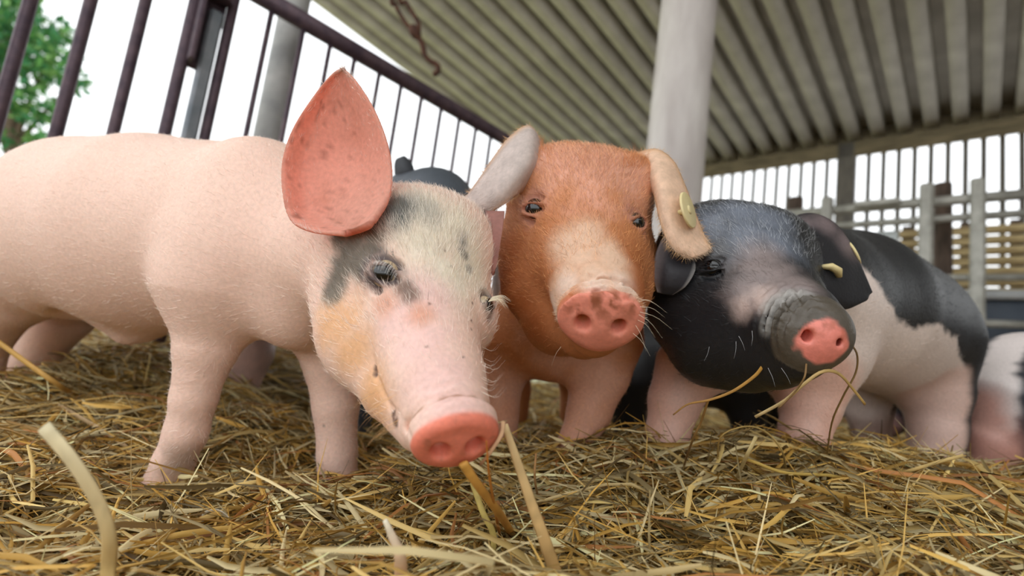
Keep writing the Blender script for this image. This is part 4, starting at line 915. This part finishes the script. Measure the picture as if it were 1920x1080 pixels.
def pigs_behind():
    simple_pig('slate-grey piglet showing its ear and crown behind the pink piglet', np.array([*W(600, 700, 1.08)[:2], .1]), bd, cd_, M['coatdark'],
               [[[(745, 350, .955), (740, 320, .95), (742, 300, .95), (754, 294, .95)], [(758, 350, .94), (757, 322, .93), (757, 305, .935), (757, 294, .945)], [(780, 345, .945), (778, 325, .935), (772, 305, .94), (760, 294, .95)]]],
               [(440, 786, 1.05), (665, 816, .98), (705, 766, 1.10), (398, 736, 1.2)], .006, .009, boxw([(745, 300, .93), (890, 400, .9)], 0))
    def br(p):
        p.chain([(1935, 735, 1.0, 112), (2010, 745, 1.0, 122), (2130, 745, 1.02, 124), (2230, 720, 1.03, 105)], .03)
        p.chain([(2230, 720, 1.03, 100), (2330, 700, 1.0, 85), (2390, 740, .97, 45)], .03)
        p.chain([(1905, 770, .95, 92), (1862, 830, .945, 50), (1850, 880, .94, 37), (1855, 920, .94, 34), (1855, 960, .94, 34)], .04)
        p.chain([(1930, 800, 1.08, 70), (1900, 850, 1.1, 40), (1895, 910, 1.1, 32)], .03)
        for d in (.95, 1.08): p.chain([(2210, 800, d, 70), (2210, 880, d, 42), (2215, 960, d, 34)], .03)
        snout(p, (2400, 748, .965), unit(Rv-.3*Uv), 0, .03, .027, .011)
    def cr(V, p):
        hq = lambda L: np.array([p.hit(u, v)[0] for u, v in L])
        return paint(V, (40, 43, 52), [(hq(((1905, 625), (1898, 640), (1885, 655), (1878, 670), (1868, 690), (1860, 705), (1850, 720), (1845, 760), (1858, 740), (1890, 640), (1860, 790), (1872, 720), (1868, 760))), .030, .25, (226, 214, 210), 1), (hq(((1848, 790), (1860, 820), (1850, 850), (1855, 890), (1840, 760), (1875, 850))), .036, .6, (206, 150, 134), .9), (np.array([W(2210, 900, 1.0)]), .1, .3, (200, 150, 130), 1)], .15)
    simple_pig('black and white piglet with its rump turned, beside the black-faced piglet', np.array([*W(2000, 900, 1.0)[:2], .05]), br, cr, M['coatdark'],
               [[[(2290, 640, 1.0), (2280, 600, 1.0), (2290, 570, 1.0)], [(2310, 640, .97), (2310, 605, .96), (2300, 570, .98)], [(2330, 640, 1.0), (2330, 610, 1.0), (2310, 572, 1.0)]]], [(1855, 955, .94), (1895, 905, 1.1), (2215, 955, .95), (2215, 955, 1.08)], .006, .009, boxw([(1800, 620, .9), (1920, 900, .95)], 0))
    def bk(p):
        p.chain([(1185, 668, 1.22, 84), (1300, 670, 1.24, 90), (1450, 685, 1.24, 90), (1560, 690, 1.22, 80)], .03)
        p.chain([(1560, 690, 1.22, 80), (1640, 735, 1.17, 62), (1655, 780, 1.13, 40)], .03)
        snout(p, (1657, 795, 1.105), unit(-.6*Fv-.7*Uv), 0, .03, .027, .011)
        for u, d in ((1178, 1.16), (1215, 1.3), (1400, 1.17), (1460, 1.3)): p.chain([(u, 710, d, 55), (u, 770, d, 34), (u+3, 815, d, 28), (u+3, 850, d, 28)], .03)
    def ck(V, p):
        c, ax, R1, R2 = p.sn; return paint(V, (26, 26, 30), [(np.array([c]), .03, .4, (196, 150, 146), 1), (np.array([W(1400, 830, 1.15), W(1463, 840, 1.3)]), .03, .4, (150, 120, 100), .7)], .15)
    simple_pig('all-black piglet rooting in the straw behind the black-faced piglet', np.array([*W(1400, 800, 1.23)[:2], .08]), bk, ck, M['coatdark'],
               [[[(1600, 690, 1.16), (1590, 720, 1.12), (1590, 760, 1.10)], [(1615, 695, 1.14), (1605, 725, 1.09), (1600, 770, 1.08)], [(1630, 705, 1.14), (1622, 735, 1.09), (1608, 765, 1.085)]]], [(1181, 845, 1.16), (1218, 845, 1.3), (1403, 845, 1.17), (1463, 845, 1.3)], .007, .010)
pig_pink(); pig_ginger(); pig_black(); pigs_behind()

# ------------------------------------------------------------------ single straws that stand out
def bed_at(u, v):
    D = np.arange(.28, 1.3, .002); P = CAM+ray(u, v)[None]*D[:, None]; c = P[:, 2]-Hs(P[:, 0], P[:, 1])-.008; i = int(np.argmax(c < 0)) if (c < 0).any() else int(np.argmin(c)); return float(D[i])
def stalk(name, pts, w, c1, c2, label, flat=.45, seg=8, n=24, taper=(1, 1), parent=None):
    pts = [q if q[2] else (q[0], q[1], bed_at(q[0], q[1])) for q in pts]; P = catmull([W(*q) for q in pts], n); r = w/2*np.linspace(taper[0], taper[1], n)
    V, Fc = tube_np(P, r, seg, flat, -Fv); base = np.array([P[:, 0].mean(), P[:, 1].mean(), P[:, 2].min()])
    me = quads_to_mesh(name, V-base, Fc)
    t = np.r_[np.repeat(np.linspace(0, 1, n), seg), 0, 1]; C_ = lin(c1)*(1-t[:, None])+lin(c2)*t[:, None]; C_ = C_*(.8+.4*vnoise(V, 220, 2))[:, None]
    at = me.color_attributes.new('Col', 'FLOAT_COLOR', 'POINT'); cc = np.ones((len(V), 4), np.float32); cc[:, :3] = C_; at.data.foreach_set('color', cc.ravel())
    o = link(name, me, M['straw']); o.location = base.tolist(); tag(o, label, 'straw', 'loose straws that stand out from the bedding'); return o
G_ = (206, 168, 92); Pn = (232, 218, 178)
stalk('straw', [(82, 800, .30), (140, 870, .30), (185, 945, .305), (205, 1010, .31), (202, 1080, .32), (196, 1250, None)], .0095, Pn, G_, 'broad pale straw blade rising in front of the pink piglet', .3)
stalk('straw', [(722, 975, .33), (735, 1005, .33), (750, 1042, .33), (752, 1110, .335), (754, 1230, None)], .0062, (238, 230, 206), (214, 140, 62), 'short white-tipped straw stub with an orange sheath', .8, taper=(.55, 1.9))
stalk('straw', [(946, 796, .372), (968, 860, .37), (995, 940, .37), (1020, 1010, .37), (1050, 1100, .37), (1085, 1200, None)], .0098, (214, 186, 136), (206, 160, 92), 'thick split tan straw leaning against the pink snout', .35, taper=(.5, 1.2))
stalk('straw', [(912, 826, .345), (916, 880, .355), (926, 945, .385), (938, 1008, None)], .0030, (198, 120, 40), (190, 130, 60), 'thin orange straw standing before the pink snout', .8, taper=(.3, 1))
stalk('straw', [(868, 868, .35), (900, 915, .365), (938, 965, .405), (962, 1005, None)], .0068, (212, 158, 76), (206, 150, 70), 'orange-gold straw slanting down below the pink snout', .5)
stalk('straw', [(886, 905, .42), (905, 960, .41), (926, 1010, .41), (912, 1085, .41)], .005, (206, 184, 104), (198, 176, 100), 'curved yellow-green straw below the pink snout', .5)
stalk('straw', [(944, 790, .365), (940, 815, .355), (918, 850, .352), (900, 872, .36)], .0068, (210, 170, 130), (176, 130, 92), 'withered tan husk stuck to the rim of the pink snout', .3, taper=(.5, .3))
stalk('straw', [(1432, 684, .47), (1415, 705, .465), (1375, 733, .46), (1330, 750, .46), (1290, 758, .465), (1262, 778, .47)], .0036, (190, 140, 60), (150, 110, 60), 'broad golden straw hanging from the mouth of the black-faced piglet', .3, taper=(1, .35))
stalk('straw', [(1416, 782, .46), (1470, 752, .448), (1505, 722, .438), (1541, 697, .436), (1572, 700, .442), (1600, 730, .46), (1622, 758, .465)], .0030, (206, 180, 128), (190, 152, 84), 'sharply bent straw held under the black-rimmed snout', .5)
stalk('straw', [(1592, 640, .455), (1607, 665, .455), (1604, 700, .46), (1580, 745, .47), (1558, 800, .505), (1548, 885, None)], .0018, (120, 92, 60), (160, 130, 76), 'hair-thin brown straw curling beside the black-rimmed snout', .8)
stalk('straw', [(1512, 682, .434), (1508, 708, .431), (1490, 735, .438), (1460, 765, .445)], .0017, (130, 100, 60), (140, 110, 70), 'fine brown straw dangling below the black-rimmed snout', .8)
stalk('straw', [(1328, 750, .461), (1314, 792, .48), (1296, 832, .50), (1278, 888, None)], .0024, (160, 120, 66), (130, 100, 60), 'thin dark straw dropping to the bed at the black-faced piglet\'s leg', .6)
stalk('straw', [(1346, 872, None), (1350, 822, .52), (1385, 802, .52), (1420, 802, .52), (1450, 822, .52), (1468, 850, .52), (1474, 890, None)], .0024, (196, 164, 96), (176, 150, 92), 'looping straw arch over the heap before the black-faced piglet', .6)
stalk('straw', [(1418, 818, .51), (1400, 855, .51), (1376, 908, None)], .0042, (214, 190, 130), (200, 178, 124), 'straight pale straw poking up from the straw heap', .4)
stalk('straw', [(1345, 858, None), (1400, 862, .53), (1470, 886, .52), (1560, 892, .53), (1625, 908, None)], .0034, (196, 160, 76), (206, 176, 96), 'long golden straw lying over the heap crest', .6)
stalk('straw', [(1806, 854, .56), (1760, 866, .56), (1700, 884, .565), (1640, 897, None)], .0040, (214, 184, 120), (200, 166, 98), 'straight straw pointing at the hind leg of the black-faced piglet', .5)
stalk('straw', [(-10, 636, .78), (50, 680, .76), (110, 722, .76), (165, 757, None)], .0085, (214, 170, 92), (196, 150, 76), 'golden straw slanting past the hind foot of the pink piglet', .5)
stalk('straw', [(396, 818, None), (450, 816, .73), (520, 836, .72), (592, 866, None)], .0038, (206, 184, 140), (190, 164, 116), 'long bowed straw between the front legs of the pink piglet', .5)
stalk('straw', [(110, 760, .72), (180, 800, .68), (240, 840, .64), (280, 866, None)], .0062, (190, 160, 120), (176, 146, 104), 'brown-grey straw reaching towards the front foot of the pink piglet', .4)
stalk('straw', [(380, 985, .50), (384, 962, .495), (412, 958, .49), (434, 980, .49), (436, 1010, .50)], .003, (216, 206, 186), (206, 196, 170), 'small grey hooked straw in front of the pink piglet', .3)
stalk('straw', [(285, 1020, .42), (292, 1060, .41), (297, 1100, .41)], .0068, (234, 218, 176), (226, 206, 150), 'flat cream straw stub upright in the front bedding', .3)
stalk('straw', [(1005, 850, .50), (1003, 900, .49), (1015, 958, None)], .0022, (176, 130, 80), (150, 116, 70), 'thin brown straw upright beside the thick tan one', .6)
# largest loose straws lying on top of the bed
g = np.random.default_rng(55)
from mathutils.bvhtree import BVHTree
bpy.context.view_layer.update()
TREES = []
for r_ in [o for o in bpy.data.objects if o.name.split('.')[0] == 'piglet']:
    b_ = [c for c in r_.children if c.name.split('.')[0] == 'body'][0]
    TREES.append(BVHTree.FromPolygons([b_.matrix_world @ v.co for v in b_.data.vertices], [tuple(q.vertices) for q in b_.data.polygons]))
def clear_of_pigs(V):
    for t in TREES:
        for v in V:
            q, nn, _, d = t.find_nearest(Vector(v))
            if q is not None and (d < .002 or (Vector(v)-q).dot(nn) < 0): return False
    return True
k = 0
while k < 110:
    x, y = g.uniform(-.45, .6), g.uniform(.38, .62)
    yaw = g.normal(0, .7); L = g.uniform(.07, .16); s = np.linspace(-.5, .5, 5); cv = g.normal(0, .6)
    X = x+np.cos(yaw+cv*s)*L*s; Y = y+np.sin(yaw+cv*s)*L*s; Zz = np.maximum(Hs(X, Y), Hs(np.array([x]), np.array([y]))[0]-.01)+.016+g.normal(0, .12)*L*s+.004
    P = catmull(np.stack([X, Y, Zz], 1), 9); w = g.uniform(.0022, .0042)/2
    V, Fc = tube_np(P, w*np.r_[.8, np.ones(7), .5], 6, .45)
    if not clear_of_pigs(V): continue
    k += 1; base = np.array([x, y, Zz.min()]); me = quads_to_mesh('straw', V-base, Fc)
    c = PAL[g.choice([0, 1, 2, 6, 7, 9, 12])]*g.uniform(.8, 1.1); at = me.color_attributes.new('Col', 'FLOAT_COLOR', 'POINT'); cc = np.ones((len(V), 4), np.float32); cc[:, :3] = c*(.85+.3*vnoise(V, 200, 3))[:, None]; at.data.foreach_set('color', cc.ravel())
    o = link('straw', me, M['straw']); o.location = base.tolist(); tag(o, 'dry straw stalk lying flat on top of the front bedding', 'straw', 'straw stalks lying on top of the bedding')

# ------------------------------------------------------------------ tree beyond the gate
def tree(uvds, label, seed, n=3000):
    g = np.random.default_rng(seed); base = W(uvds[0][0], 540, uvds[0][2]); root = empty('tree', np.array([base[0], base[1], -.04])); tag(root, label, 'tree')
    Vs, Fs, Cs = [], [], []; k = 0
    tot = sum(r**2 for *_, r in uvds)
    for u, v, d, r in uvds:
        m = int(n*r*r/tot); c = W(u, v, d); R_ = r*d/FPX
        q = g.normal(0, 1, (m, 3)); q = unitr(q)*(g.random((m, 1))**.45)*R_; P = c+q
        a = unitr(g.normal(0, 1, (m, 3))); b = unitr(np.cross(a, g.normal(0, 1, (m, 3)))); l = g.uniform(.08, .17, (m, 1)); w = l*.42
        V = np.stack([P-a*l, P+b*w, P+a*l, P-b*w], 1).reshape(-1, 3); i = np.arange(m)*4+k; Fs.append(np.stack([i, i+1, i+2, i+3], 1)); k += 4*m; Vs.append(V)
        cl = lin(np.array([(74, 128, 62), (96, 150, 78), (58, 110, 64), (120, 160, 90), (70, 130, 84)]))[g.integers(0, 5, m)]; Cs.append(np.repeat(cl, 4, 0))
    o = obj_np('foliage', np.vstack(Vs), np.vstack(Fs), M['leaf'], root, np.vstack(Cs), False); tag(o, kind='stuff')
    tip = W(uvds[0][0], uvds[0][1], uvds[0][2]); rb = np.array([base[0], base[1], -.04])
    tube('trunk', catmull([rb, rb*.7+tip*.3+np.array([.1, 0, 0]), tip], 10), np.linspace(.22, .07, 10), M['bark'], root, 10)
    for u, v, d, r in uvds[1:]:
        c = W(u, v, d); s_ = rb*.45+tip*.55; tube('branch', catmull([s_, (s_+c)/2+np.array([0, 0, .15]), c], 6), np.linspace(.07, .02, 6), M['bark'], root, 7)
tree([(20, 60, 11, 75), (85, 120, 11, 60), (110, 60, 11.5, 30), (60, 200, 10.8, 40), (140, 160, 11, 24), (-60, 120, 11, 90), (20, 260, 11, 28), (75, 262, 11, 22), (-40, -40, 11, 90)], 'green leafy tree outside, seen through the wide-set gate bars', 77)
